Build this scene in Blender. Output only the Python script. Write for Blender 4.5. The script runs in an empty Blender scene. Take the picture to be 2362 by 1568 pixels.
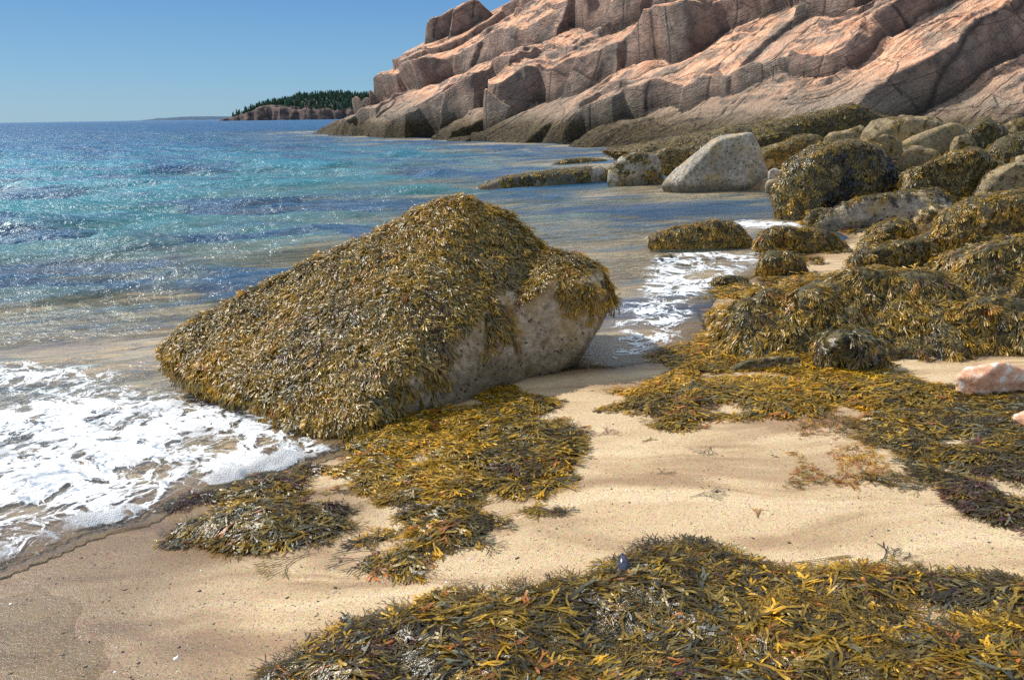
import bpy, bmesh, math, random
import numpy as np
from mathutils import Matrix, Vector

rng = np.random.default_rng(7)
random.seed(7)
scene = bpy.context.scene
COL = scene.collection

# ------------------------------------------------------------------ camera
CZ = 1.7
FPX = 1854.0
PITCH = math.radians(15.6)
ROLL = math.radians(0.8)
cF = np.array([0, math.cos(PITCH), -math.sin(PITCH)])
R0 = np.array([1.0, 0, 0]); U0 = np.array([0, math.sin(PITCH), math.cos(PITCH)])
cR = R0 * math.cos(ROLL) - U0 * math.sin(ROLL)
cU = U0 * math.cos(ROLL) + R0 * math.sin(ROLL)
cam = bpy.data.cameras.new("camera"); camo = bpy.data.objects.new("camera", cam); COL.objects.link(camo)
cam.sensor_width = 36; cam.lens = 36 * FPX / 2362
cam.clip_start = 0.05; cam.clip_end = 200000
M = Matrix(((cR[0], cU[0], -cF[0], 0), (cR[1], cU[1], -cF[1], 0), (cR[2], cU[2], -cF[2], CZ), (0, 0, 0, 1)))
camo.matrix_world = M
scene.camera = camo
CAM = np.array([0, 0, CZ])

def ray(px, py):
    d = cF + cR * ((px - 1181) / FPX) - cU * ((py - 784) / FPX)
    return d
def atz(px, py, z=0.0):
    d = ray(px, py); t = (z - CZ) / d[2]
    return CAM + d * t
def aty(px, py, Y):
    d = ray(px, py); return CAM + d * (Y / d[1])

# ------------------------------------------------------------------ noise
def _h(ix, iy, iz, seed):
    x = (ix.astype(np.int64) * 374761393 + iy.astype(np.int64) * 668265263 + iz.astype(np.int64) * 2147483647 * 3 + seed * 1442695041) & 0xffffffff
    x = (x ^ (x >> 13)) * 1274126177 & 0xffffffff
    x = (x ^ (x >> 15)) * 2246822519 & 0xffffffff
    x = x ^ (x >> 13)
    return (x & 0xffffff) / float(0xffffff)
def hsh(a, b=None, c=None, seed=0):
    a = np.asarray(a); b = np.zeros_like(a) if b is None else np.asarray(b); c = np.zeros_like(a) if c is None else np.asarray(c)
    return _h(a, b, c, seed)
def noise3(x, y, z, seed=0):
    x, y, z = np.broadcast_arrays(np.asarray(x, float), np.asarray(y, float), np.asarray(z, float))
    ix = np.floor(x); iy = np.floor(y); iz = np.floor(z)
    fx = x - ix; fy = y - iy; fz = z - iz
    fx = fx * fx * fx * (fx * (fx * 6 - 15) + 10); fy = fy * fy * fy * (fy * (fy * 6 - 15) + 10); fz = fz * fz * (3 - 2 * fz)
    ix = ix.astype(np.int64); iy = iy.astype(np.int64); iz = iz.astype(np.int64)
    r = 0
    for dx in (0, 1):
        for dy in (0, 1):
            for dz in (0, 1):
                w = (fx if dx else 1 - fx) * (fy if dy else 1 - fy) * (fz if dz else 1 - fz)
                r = r + w * _h(ix + dx, iy + dy, iz + dz, seed)
    return r * 2 - 1
def fbm(x, y, z=0.0, oct=4, seed=0, gain=.5):
    r = 0; a = 1; t = 0
    for o in range(oct):
        k = 2.03 ** o
        r = r + a * noise3(x * k + o * 17.3, y * k + o * 5.1, np.asarray(z) * k, seed + o); t += a; a *= gain
    return r / t
def worley(x, y, seed=0):
    ix = np.floor(x).astype(np.int64); iy = np.floor(y).astype(np.int64)
    f1 = np.full(x.shape, 9.0); f2 = np.full(x.shape, 9.0)
    for dx in (-1, 0, 1):
        for dy in (-1, 0, 1):
            cx = ix + dx; cy = iy + dy
            d = np.hypot(cx + hsh(cx, cy, seed=seed) - x, cy + hsh(cx, cy, seed=seed + 9) - y)
            f2 = np.minimum(f2, np.maximum(d, f1)); f1 = np.minimum(f1, d)
    return f1, f2
def sstep(a, b, x):
    t = np.clip((x - a) / (b - a), 0, 1); return t * t * (3 - 2 * t)

def polydist(poly, X, Y, closed=True):
    """signed distance, positive inside"""
    poly = np.asarray(poly, float)[:, :2]
    d2 = np.full(X.shape, 1e18); inside = np.zeros(X.shape, bool)
    n = len(poly)
    for i in range(n if closed else n - 1):
        ax, ay = poly[i]; bx, by = poly[(i + 1) % n]
        ex, ey = bx - ax, by - ay
        L = ex * ex + ey * ey + 1e-12
        t = np.clip(((X - ax) * ex + (Y - ay) * ey) / L, 0, 1)
        d2 = np.minimum(d2, (X - ax - t * ex) ** 2 + (Y - ay - t * ey) ** 2)
        if closed:
            c = ((ay > Y) != (by > Y))
            with np.errstate(divide='ignore', invalid='ignore'):
                xi = ex * (Y - ay) / (by - ay if by != ay else 1e-12) + ax
            inside ^= c & (X < xi)
    d = np.sqrt(d2)
    return np.where(inside, d, -d) if closed else d

# ------------------------------------------------------------------ mesh helpers
def mk_mesh(name, V, Q=None, T=None, smooth=True, attrs=None, mats=(), matidx=None):
    V = np.ascontiguousarray(V, dtype=np.float32)
    me = bpy.data.meshes.new(name)
    nq = 0 if Q is None else len(Q); nt = 0 if T is None else len(T)
    me.vertices.add(len(V)); me.vertices.foreach_set("co", V.ravel())
    loops = []; starts = []
    if nq: loops.append(np.asarray(Q, np.int32).ravel()); starts.append(np.arange(nq, dtype=np.int32) * 4)
    if nt: loops.append(np.asarray(T, np.int32).ravel()); starts.append(nq * 4 + np.arange(nt, dtype=np.int32) * 3)
    lp = np.concatenate(loops); st = np.concatenate(starts)
    me.loops.add(len(lp)); me.loops.foreach_set("vertex_index", lp)
    me.polygons.add(nq + nt); me.polygons.foreach_set("loop_start", st)
    if smooth: me.polygons.foreach_set("use_smooth", np.ones(nq + nt, bool))
    if matidx is not None: me.polygons.foreach_set("material_index", np.asarray(matidx, np.int32))
    for m in mats: me.materials.append(m)
    if attrs:
        for k, a in attrs.items():
            a = np.asarray(a, np.float32)
            if a.ndim == 2:
                at = me.attributes.new(k, 'FLOAT_COLOR', 'POINT')
                if a.shape[1] == 3: a = np.hstack([a, np.ones((len(a), 1), np.float32)])
                at.data.foreach_set("color", np.ascontiguousarray(a).ravel())
            else:
                at = me.attributes.new(k, 'FLOAT', 'POINT'); at.data.foreach_set("value", np.ascontiguousarray(a))
    me.update(calc_edges=True); me.validate()
    return me
def mk_obj(name, me, label=None, cat=None, kind=None, group=None, parent=None, loc=None):
    o = bpy.data.objects.new(name, me); COL.objects.link(o)
    if loc is not None: o.location = loc
    if parent is not None: o.parent = parent
    if label: o["label"] = label
    if cat: o["category"] = cat
    if kind: o["kind"] = kind
    if group: o["group"] = group
    return o
def gridfaces(nr, nc, mask=None):
    i = np.arange(nr * nc).reshape(nr, nc)
    q = np.stack([i[:-1, :-1], i[:-1, 1:], i[1:, 1:], i[1:, :-1]], -1).reshape(-1, 4)
    if mask is not None:
        k = mask.ravel()[q].all(1); q = q[k]
    return q
def compact(V, Q, attrs=None):
    used = np.zeros(len(V), bool); used[Q.ravel()] = True
    idx = np.cumsum(used) - 1
    return V[used], idx[Q], ({k: a[used] for k, a in attrs.items()} if attrs else None)

# ------------------------------------------------------------------ node helpers
class NT:
    def __init__(s, name):
        s.m = bpy.data.materials.new(name); s.m.use_nodes = True
        s.t = s.m.node_tree; s.t.nodes.clear()
        s.out = s.n('ShaderNodeOutputMaterial')
    def n(s, typ, **kw):
        nd = s.t.nodes.new(typ)
        for k, v in kw.items(): setattr(nd, k, v)
        return nd
    def l(s, a, b): s.t.links.new(a, b)
    def set(s, sock, v):
        if isinstance(v, bpy.types.NodeSocket): s.l(v, sock)
        elif isinstance(v, (tuple, list)) and len(v) == 3 and sock.type == 'RGBA': sock.default_value = (*v, 1)
        else: sock.default_value = v
    def math(s, op, a, b=0.0, c=None, clamp=False):
        nd = s.n('ShaderNodeMath', operation=op, use_clamp=clamp)
        s.set(nd.inputs[0], a); s.set(nd.inputs[1], b)
        if c is not None: s.set(nd.inputs[2], c)
        return nd.outputs[0]
    def attr(s, name): return s.n('ShaderNodeAttribute', attribute_name=name)
    def pos(s): return s.n('ShaderNodeNewGeometry').outputs['Position']
    def vmul(s, v, k):
        nd = s.n('ShaderNodeVectorMath', operation='MULTIPLY'); s.set(nd.inputs[0], v); nd.inputs[1].default_value = k; return nd.outputs[0]
    def vadd(s, v, w):
        nd = s.n('ShaderNodeVectorMath', operation='ADD'); s.set(nd.inputs[0], v); s.set(nd.inputs[1], w); return nd.outputs[0]
    def noise(s, vec, scale, detail=4, rough=.55, dist=0.0):
        nd = s.n('ShaderNodeTexNoise'); s.set(nd.inputs['Vector'], vec); nd.inputs['Scale'].default_value = scale
        nd.inputs['Detail'].default_value = detail; nd.inputs['Roughness'].default_value = rough; nd.inputs['Distortion'].default_value = dist
        return nd.outputs['Fac']
    def noisec(s, vec, scale, detail=3):
        nd = s.n('ShaderNodeTexNoise'); s.set(nd.inputs['Vector'], vec); nd.inputs['Scale'].default_value = scale; nd.inputs['Detail'].default_value = detail
        return nd.outputs['Color']
    def vor(s, vec, scale, feature='F1', out='Distance', rnd=1.0):
        nd = s.n('ShaderNodeTexVoronoi', feature=feature); s.set(nd.inputs['Vector'], vec); nd.inputs['Scale'].default_value = scale
        nd.inputs['Randomness'].default_value = rnd
        return nd.outputs[out]
    def ramp(s, f, stops, interp='LINEAR'):
        nd = s.n('ShaderNodeValToRGB'); nd.color_ramp.interpolation = interp; cr = nd.color_ramp
        while len(cr.elements) < len(stops): cr.elements.new(.5)
        for e, (p, c) in zip(cr.elements, stops):
            e.position = p; e.color = (*c, 1) if isinstance(c, (tuple, list)) else (c, c, c, 1)
        s.set(nd.inputs[0], f); return nd.outputs[0]
    def mr(s, v, a, b, c=0.0, d=1.0, smooth=False):
        nd = s.n('ShaderNodeMapRange'); nd.interpolation_type = 'SMOOTHSTEP' if smooth else 'LINEAR'
        s.set(nd.inputs[0], v); s.set(nd.inputs[1], a); s.set(nd.inputs[2], b); s.set(nd.inputs[3], c); s.set(nd.inputs[4], d); return nd.outputs[0]
    def mix(s, f, a, b, mode='MIX'):
        nd = s.n('ShaderNodeMix', data_type='RGBA', blend_type=mode)
        s.set(nd.inputs[0], f); s.set(nd.inputs[6], a); s.set(nd.inputs[7], b); return nd.outputs[2]
    def bump(s, h, strength=1.0, dist=.01, nrm=None):
        nd = s.n('ShaderNodeBump'); s.set(nd.inputs['Height'], h); s.set(nd.inputs['Strength'], strength); s.set(nd.inputs['Distance'], dist)
        if nrm is not None: s.l(nrm, nd.inputs['Normal'])
        return nd.outputs[0]
    def bsdf(s, col, rough=.6, spec=.5, nrm=None, **kw):
        nd = s.n('ShaderNodeBsdfPrincipled'); s.set(nd.inputs['Base Color'], col); s.set(nd.inputs['Roughness'], rough)
        s.set(nd.inputs['Specular IOR Level'], spec)
        if nrm is not None: s.l(nrm, nd.inputs['Normal'])
        for k, v in kw.items(): s.set(nd.inputs[k], v)
        return nd.outputs[0]
    def mixs(s, f, a, b):
        nd = s.n('ShaderNodeMixShader'); s.set(nd.inputs[0], f); s.l(a, nd.inputs[1]); s.l(b, nd.inputs[2]); return nd.outputs[0]
    def done(s, sh): s.l(sh, s.out.inputs[0]); return s.m

# ------------------------------------------------------------------ materials
def sep(m, v):
    nd = m.n('ShaderNodeSeparateXYZ'); m.set(nd.inputs[0], v); return nd.outputs

def mat_sand():
    m = NT('sand'); p = m.pos()
    wet = m.attr('wet').outputs['Fac']; weed = m.attr('weed').outputs['Fac']
    warp = m.vadd(p, m.vmul(m.noisec(p, 1.1, 3), (.45, .45, 0)))
    st = m.vmul(warp, (.55, 2.3, 1))
    streak = m.noise(st, 1.5, 5, .55, .8)
    base = m.ramp(streak, [(.36, (.38, .25, .135)), (.5, (.62, .45, .255)), (.64, (.74, .57, .35))])
    grain = m.noise(p, 240, 2, .7)
    base = m.mix(m.mr(grain, .32, .54, .9, 0), base, (.17, .09, .045))
    g2 = m.vor(p, 170, 'F1', 'Color')
    base = m.mix(.16, base, g2, 'OVERLAY')
    base = m.mix(m.mr(m.noise(p, 95, 1), .66, .72, 0, .8), base, (.06, .035, .025))
    wetc = m.mix(1.0, base, (.44, .38, .31), 'MULTIPLY')
    col = m.mix(wet, base, wetc)
    col = m.mix(weed, col, (.03, .04, .03))
    h = m.math('ADD', m.math('MULTIPLY', grain, .25), m.math('ADD', m.math('MULTIPLY', m.noise(p, 7, 3), .8), m.math('MULTIPLY', m.noise(p, 60, 2), .35)))
    nb = m.bump(h, .55, .012)
    rough = m.mr(wet, 0, 1, .65, .30)
    return m.done(m.bsdf(col, rough, m.mr(wet, 0, 1, .35, .6), nb))

def mat_water():
    m = NT('sea_water'); p = m.pos()
    dep = m.attr('depth').outputs['Fac']; dist = m.attr('dist').outputs['Fac']; foam = m.attr('foam').outputs['Fac']
    n3v = m.noisec(p, .6, 3)
    n1 = m.noise(m.vmul(p, (.8, 1.6, 1)), 5.5, 4, .6, .4)
    n2 = m.noise(m.vmul(p, (.7, 1.5, 1)), 22, 3, .6, .3)
    n3 = m.noise(m.vmul(p, (.5, 1.2, 1)), .9, 5, .62)
    hh = m.math('ADD', m.math('MULTIPLY', n1, 1.0), m.math('MULTIPLY', n2, m.mr(dist, 3, 12, .25, .05)))
    n4 = m.noise(m.vmul(p, (.7, 1.9, 1)), 2.3, 4, .6, .5)
    hh = m.math('ADD', hh, m.math('MULTIPLY', n4, m.mr(dist, 4, 14, 0, 2.6)))
    hh = m.math('ADD', hh, m.math('MULTIPLY', n3, m.mr(dist, 10, 50, 0, 7.0)))
    nb = m.bump(hh, m.math('MULTIPLY', m.mr(dist, 2, 10, .5, .65), m.mr(dep, .0, .05, .12, 1)), .11)
    patch = m.noise(m.vadd(m.vmul(p, (.13, .36, 1)), m.vmul(n3v, (.5, .5, 0))), 1.0, 4, .6)
    body = m.ramp(m.mr(dist, 4, 140), [(0, (.20, .25, .22)), (.05, (.05, .21, .24)), (.11, (.006, .215, .255)), (.22, (.0, .165, .235)), (.42, (.0, .105, .21)), (1, (.0, .055, .14))])
    body = m.mix(m.mr(patch, .47, .55, 0, .9), body, m.mix(m.mr(dist, 4, 50), (.004, .045, .13), (.0, .06, .17)))
    body = m.mix(.5, body, m.mix(1.0, body, m.ramp(n3, [(.35, .45), (.65, 1.35)]), 'MULTIPLY'))
    op = m.math('SUBTRACT', 1.0, m.math('POWER', 2.718, m.math('MULTIPLY', dep, -1.7)))
    op = m.math('MAXIMUM', op, m.math('MULTIPLY', m.mr(patch, .48, .56, 0, .7), m.mr(dist, 5, 8)))
    dif = m.bsdf(body, .5, 0.0, None)
    tr = m.n('ShaderNodeBsdfTransparent'); tr.inputs[0].default_value = (.94, .95, .93, 1)
    s = m.mixs(op, tr.outputs[0], dif)
    gl = m.n('ShaderNodeBsdfGlossy'); m.set(gl.inputs['Roughness'], m.mr(dist, 2, 30, .12, .30)); m.l(nb, gl.inputs['Normal']); gl.inputs[0].default_value = (.80, .93, 1, 1)
    fr = m.n('ShaderNodeFresnel'); fr.inputs[0].default_value = 1.33; m.l(nb, fr.inputs[1])
    ff = m.math('MULTIPLY', fr.outputs[0], m.mr(dist, 3, 60, 1.0, .6))
    s = m.mixs(ff, s, gl.outputs[0])
    # small floating foam threads
    w = m.vadd(m.vmul(p, (1.15, .8, 1)), m.vadd(m.vmul(m.noisec(p, 1.6, 2), (.7, .5, 0)), m.vmul(m.noisec(p, 7, 4), (.22, .22, 0))))
    e1 = m.vor(w, 4.2, 'DISTANCE_TO_EDGE'); e2 = m.vor(w, 11, 'DISTANCE_TO_EDGE')
    lace = m.math('MINIMUM', m.math('MULTIPLY', e1, 1.0), m.math('ADD', m.math('MULTIPLY', e2, 1.3), .035))
    rg = m.math('MULTIPLY', m.math('ABSOLUTE', m.math('SUBTRACT', m.noise(w, 3.4, 5, .68), .5)), 1.1)
    lace = m.math('MINIMUM', m.math('ADD', lace, .02), rg)
    br = m.noise(p, 2.6, 3)
    thr = m.math('MULTIPLY', foam, m.mr(br, .3, .68, .01, .17))
    fa = m.mr(m.math('SUBTRACT', thr, lace), -.012, .03, 0, 1, True)
    fa = m.math('MULTIPLY', fa, m.mr(foam, .02, .2))
    fa = m.math('MULTIPLY', fa, m.mr(m.noise(p, 70, 3), .3, .6, .45, 1))
    fo = m.bsdf((.88, .9, .92), .55, .3, m.bump(m.noise(p, 60, 3), .5, .02))
    return m.done(m.mixs(fa, s, fo))

def mat_foam():
    m = NT('foam'); p = m.pos(); d = m.attr('dens').outputs['Fac']
    w = m.vadd(m.vmul(p, (.8, 1.2, 0)), m.vadd(m.vmul(m.noisec(p, 2, 2), (.45, .45, 0)), m.vmul(m.noisec(p, 9, 4), (.14, .14, 0))))
    e1 = m.vor(w, 5.5, 'DISTANCE_TO_EDGE'); e2 = m.vor(w, 15, 'DISTANCE_TO_EDGE'); n = m.noise(p, 28, 4, .65)
    pat = m.math('ADD', m.math('ADD', m.math('MULTIPLY', e1, 1.5), m.math('MULTIPLY', e2, .55)), m.math('MULTIPLY', m.math('SUBTRACT', n, .5), .55))
    a = m.mr(m.math('SUBTRACT', m.math('MULTIPLY', d, .80), pat), -.07, .17, 0, 1, True)
    a = m.math('MULTIPLY', a, m.mr(d, .03, .18, 0, 1))
    nb = m.bump(m.math('ADD', m.noise(p, 55, 5, .7), m.math('MULTIPLY', m.vor(p, 130), .6)), .55, .02)
    col = m.mix(m.mr(m.noise(p, 9, 3), .35, .6), (.74, .76, .77), (.9, .91, .92))
    fo = m.bsdf(col, .45, .4, nb)
    tr = m.n('ShaderNodeBsdfTransparent')
    tl = m.n('ShaderNodeBsdfTranslucent'); tl.inputs[0].default_value = (.95, .95, .93, 1)
    fo = m.mixs(.42, fo, tl.outputs[0])
    return m.done(m.mixs(a, tr.outputs[0], fo))

def mat_weed(name='seaweed'):
    m = NT(name); p = m.pos(); c = m.attr('col').outputs['Color']
    v = m.noise(p, 60, 3)
    col = m.mix(1.0, c, m.ramp(v, [(.3, .65), (.7, 1.3)]), 'MULTIPLY')
    nb = m.bump(m.noise(p, 180, 2), .5, .004)
    s = m.bsdf(col, m.mr(m.noise(p, 45, 2), .35, .65, .17, .38), .8, nb)
    tl = m.n('ShaderNodeBsdfTranslucent'); m.set(tl.inputs[0], m.mix(1.0, col, (1.5, 1.35, .7), 'MULTIPLY'))
    return m.done(m.mixs(.28, s, tl.outputs[0]))

def mat_mat():
    m = NT('weed_mat'); p = m.pos()
    n = m.noise(p, 40, 5, .7); n2 = m.noise(p, 9, 3)
    col = m.ramp(n, [(.35, (.012, .010, .006)), (.52, (.055, .042, .012)), (.7, (.15, .10, .02))])
    nb = m.bump(n, 1.0, .03)
    return m.done(m.bsdf(col, .4, .6, nb))

def mat_rock(name, light, dark, speck, sc=1.0, pink=0.0, weedcol=(.07, .055, .018)):
    m = NT(name); p = m.pos(); weed = m.attr('weed').outputs['Fac']; nz = sep(m, m.n('ShaderNodeNewGeometry').outputs['Normal'])[2]
    z = sep(m, p)[2]
    a = m.noise(p, 3.0 * sc, 5, .6); b = m.noise(p, 24 * sc, 4, .65); cbar = m.vor(p, 75 * sc, 'F1'); ccol = m.vor(p, 75 * sc, 'F1', 'Color')
    col = m.mix(m.mr(a, .35, .65), dark, light)
    col = m.mix(m.mr(b, .36, .62, .75, 0), col, speck)
    col = m.mix(m.mr(m.noise(p, 5 * sc, 4, .7), .50, .62, 0, .55), col, (.42, .27, .07))
    cv = sep(m, ccol)[0]
    col = m.mix(m.mr(cbar, .15, .42, .55, 0), col, m.mix(cv, light, (.62, .56, .46)))
    pit = m.vor(p, 24 * sc, 'F1'); pm = m.mr(pit, .12, .26, 1, 0)
    pm = m.math('MULTIPLY', pm, m.mr(m.noise(p, 7 * sc, 3), .44, .52))
    col = m.mix(m.math('MULTIPLY', pm, .85), col, (.035, .025, .018))
    col = m.mix(m.mr(m.math('ADD', z, m.math('MULTIPLY', m.math('SUBTRACT', a, .5), .35)), .08, .30, .85, 0, True), col, m.mix(1.0, col, (.38, .36, .30), 'MULTIPLY'))
    wn = m.noise(p, 30 * sc, 5, .7)
    wc = m.ramp(wn, [(.38, (.016, .013, .007)), (.5, weedcol), (.66, (weedcol[0] * 2.6, weedcol[1] * 2.3, weedcol[2] * 1.3))])
    col = m.mix(m.mr(m.math('ADD', weed, m.math('MULTIPLY', m.math('SUBTRACT', wn, .5), 1.1)), .3, .5), col, wc)
    h = m.math('ADD', m.math('MULTIPLY', b, 1.0), m.math('SUBTRACT', m.math('MULTIPLY', m.mr(cbar, 0, .5, 1, 0), .35), m.math('MULTIPLY', pm, .8)))
    nb = m.bump(h, .8, .018 / sc)
    return m.done(m.bsdf(col, .62, .4, nb))

def mat_cliff():
    m = NT('pink_granite'); p = m.pos(); g = m.n('ShaderNodeNewGeometry')
    crack = m.attr('crack').outputs['Fac']; riser = m.attr('riser').outputs['Fac']; blk = m.attr('block').outputs['Fac']
    z = sep(m, p)[2]; nz = sep(m, g.outputs['Normal'])
    a = m.noise(p, .22, 5, .6); b = m.noise(p, 1.6, 6, .65); c = m.noise(p, 9, 4, .65)
    col = m.ramp(b, [(.28, (.56, .27, .16)), (.45, (.88, .45, .26)), (.60, (.97, .60, .37)), (.8, (.84, .52, .36))])
    col = m.mix(m.mr(a, .46, .66, 0, .55), col, (.40, .33, .26))
    # grey risers, darkened by steepness: their shade is painted into the colour
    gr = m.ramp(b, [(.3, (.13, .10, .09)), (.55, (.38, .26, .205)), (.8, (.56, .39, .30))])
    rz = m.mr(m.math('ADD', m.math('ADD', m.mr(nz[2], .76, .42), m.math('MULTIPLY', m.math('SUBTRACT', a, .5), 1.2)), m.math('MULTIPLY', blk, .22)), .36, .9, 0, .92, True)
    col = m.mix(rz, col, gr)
    # streaks of grey lichen
    lich = m.noise(m.vmul(p, (.6, .6, .18)), 1.1, 5, .6)
    col = m.mix(m.mr(lich, .50, .60, 0, .7), col, m.ramp(b, [(.35, (.13, .12, .10)), (.65, (.34, .30, .25))]))
    col = m.mix(m.mr(m.noise(p, 26, 3, .7), .35, .5, .5, 0), col, m.mix(.5, col, (.05, .03, .02)))
    # tidal bands
    zz = m.math('ADD', z, m.math('MULTIPLY', m.math('SUBTRACT', b, .5), 1.1))
    col = m.mix(m.mr(zz, 1.7, 4.2, .82, 0, True), col, m.ramp(c, [(.3, (.15, .12, .09)), (.6, (.33, .27, .20))]))
    ww = m.noise(p, 6, 5, .75)
    dark = m.ramp(ww, [(.38, (.02, .017, .012)), (.52, (.085, .06, .022)), (.66, (.22, .15, .05))])
    col = m.mix(m.mr(zz, .9, 2.0, .97, 0, True), col, dark)
    col = m.mix(m.math('MULTIPLY', crack, .85), col, (.03, .022, .02))
    h = m.math('ADD', m.math('MULTIPLY', b, 1.2), m.math('ADD', m.math('MULTIPLY', c, .5), m.math('MULTIPLY', m.mr(zz, .5, 1.3, 1.6, 0), ww)))
    def dot(v, k):
        nd = m.n('ShaderNodeVectorMath', operation='DOT_PRODUCT'); m.set(nd.inputs[0], v); nd.inputs[1].default_value = k; return nd.outputs['Value']
    cb = m.n('ShaderNodeCombineXYZ'); m.set(cb.inputs[0], m.math('MULTIPLY', dot(p, (.80, .50, .33)), .16)); m.set(cb.inputs[1], m.math('MULTIPLY', dot(p, (-.47, .85, .05)), .3)); m.set(cb.inputs[2], m.math('MULTIPLY', dot(p, (-.38, -.14, .91)), 1.3))
    wv = m.vadd(cb.outputs[0], m.vmul(m.noisec(p, .5, 4), (.12, .12, .22)))
    bedv = m.vor(wv, 1.0, 'DISTANCE_TO_EDGE'); bed2 = m.vor(wv, 2.7, 'DISTANCE_TO_EDGE')
    bc = m.math('MULTIPLY', m.mr(bedv, 0, .022, 1, 0), m.mr(b, .42, .52))
    tint = m.vor(wv, 1.0, 'F1', 'Color')
    col = m.mix(.22, col, m.mix(1.0, col, m.mix(sep(m, tint)[0], (.55, .5, .5), (1.3, 1.2, 1.15)), 'MULTIPLY'))
    col = m.mix(m.math('MULTIPLY', bc, m.mr(c, .4, .6, .1, .65)), col, (.06, .035, .03))
    h = m.math('SUBTRACT', h, m.math('MULTIPLY', bc, .8))
    vr = m.vor(m.vadd(m.vmul(p, (.8, .8, 1.5)), m.noisec(p, .7, 3)), .9, 'DISTANCE_TO_EDGE')
    ck = m.mr(vr, 0, .02, 1, 0)
    ck = m.math('MULTIPLY', ck, m.mr(m.noise(p, .5, 2), .60, .66))
    col = m.mix(m.math('MULTIPLY', ck, .75), col, (.05, .03, .025))
    h = m.math('ADD', h, m.math('MULTIPLY', m.math('ABSOLUTE', m.math('SUBTRACT', m.noise(wv, 3.2, 5, .7), .5)), 4.0))
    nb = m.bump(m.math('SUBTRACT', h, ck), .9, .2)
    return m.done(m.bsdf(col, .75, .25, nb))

def mat_simple(name, stops, scale=1.0, rough=.8, bump=.3, bd=.1, det=5, spec=.3):
    m = NT(name); p = m.pos(); n = m.noise(p, scale, det, .65)
    return m.done(m.bsdf(m.ramp(n, stops), rough, spec, m.bump(n, bump, bd)))

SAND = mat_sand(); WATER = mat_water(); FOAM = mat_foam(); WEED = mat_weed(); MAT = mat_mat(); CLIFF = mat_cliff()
ROCK_TAN = mat_rock('barnacled_rock', (.70, .53, .34), (.42, .30, .18), (.15, .10, .06))
ROCK_GREY = mat_rock('grey_barnacled_rock', (.54, .47, .37), (.30, .26, .20), (.12, .09, .06), .5)
ROCK_GOLD = mat_rock('golden_rock', (.42, .31, .15), (.26, .18, .085), (.11, .08, .04), .5, weedcol=(.10, .07, .02))
ROCK_PINK = mat_simple('orange_pink_rock', [(.3, (.42, .20, .12)), (.48, (.72, .38, .22)), (.56, (.80, .50, .34)), (.63, (.85, .78, .68))], 14, .5, .7, .02)

# ------------------------------------------------------------------ ground plan
wl = [(-900, 1640), (-400, 1470), (0, 1312), (110, 1268), (200, 1228), (330, 1195), (380, 1160), (450, 1130), (560, 1112), (640, 1085), (770, 1040),
      (820, 990), (1000, 930), (1170, 872), (1330, 852), (1420, 850), (1500, 836), (1590, 806), (1625, 770), (1610, 720), (1660, 680), (1740, 640),
      (1830, 600), (1960, 550), (1900, 520), (1800, 490), (1780, 440), (1700, 436), (1530, 428), (1490, 380), (1470, 345), (1390, 338), (1260, 330), (1140, 328),
      (1000, 320), (860, 312), (720, 303)]
WL = [atz(*p)[:2] for p in wl]
SEA = [(-30, -14), (-6, -2.2)] + [tuple(p) for p in WL] + [(-21, 108), (5, 125), (60, 210), (300, 900), (3000, 9000), (-9000, 9000), (-9000, -40)]
WLa = np.array(WL)
def terrain(X, Y):
    X = np.asarray(X, float); Y = np.asarray(Y, float)
    d = -polydist(SEA, X, Y)
    land = np.where(d < 4, .045 * d, .18 + .03 * (d - 4)); land = np.minimum(land, 1.6)
    land = land + .55 * sstep(9, 26, Y) * sstep(2, 8, X)
    land = land - 1.2 * sstep(19, 25, Y) * sstep(10, 7, X)
    sea = np.where(-d < 2, .05 * d, -.1 + .055 * (d + 2)); sea = np.maximum(sea, -6)
    z = np.where(d > 0, land, sea)
    z = z + .010 * fbm(X * .8, Y * 1.7, 0, 3, 3) * sstep(0, .6, np.abs(d)) 
    return z
def hit(px, py):
    d = ray(px, py); t0 = .5; lo = None
    ts = np.geomspace(1.0, 400, 400)
    P = CAM + d[None] * ts[:, None]
    below = P[:, 2] < terrain(P[:, 0], P[:, 1])
    i = int(np.argmax(below)) if below.any() else len(ts) - 1
    a, b = ts[max(i - 1, 0)], ts[i]
    for _ in range(12):
        mth = (a + b) / 2; q = CAM + d * mth
        if q[2] < terrain(q[0:1], q[1:2])[0]: b = mth
        else: a = mth
    return CAM + d * b
def hits(pts): return [hit(*p) for p in pts]

WETP = np.array(hits([(-900, 1640), (-300, 1300), (200, 1180), (620, 1130), (700, 1180), (560, 1260), (430, 1380), (340, 1480), (320, 1568), (300, 1750), (-1500, 1900)]))[:, :2]

def angs():
    a = np.concatenate([np.linspace(-110, -42, 50)[:-1], np.linspace(-42, 42, 760), np.linspace(42, 110, 50)[1:]])
    return np.radians(a)
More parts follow.
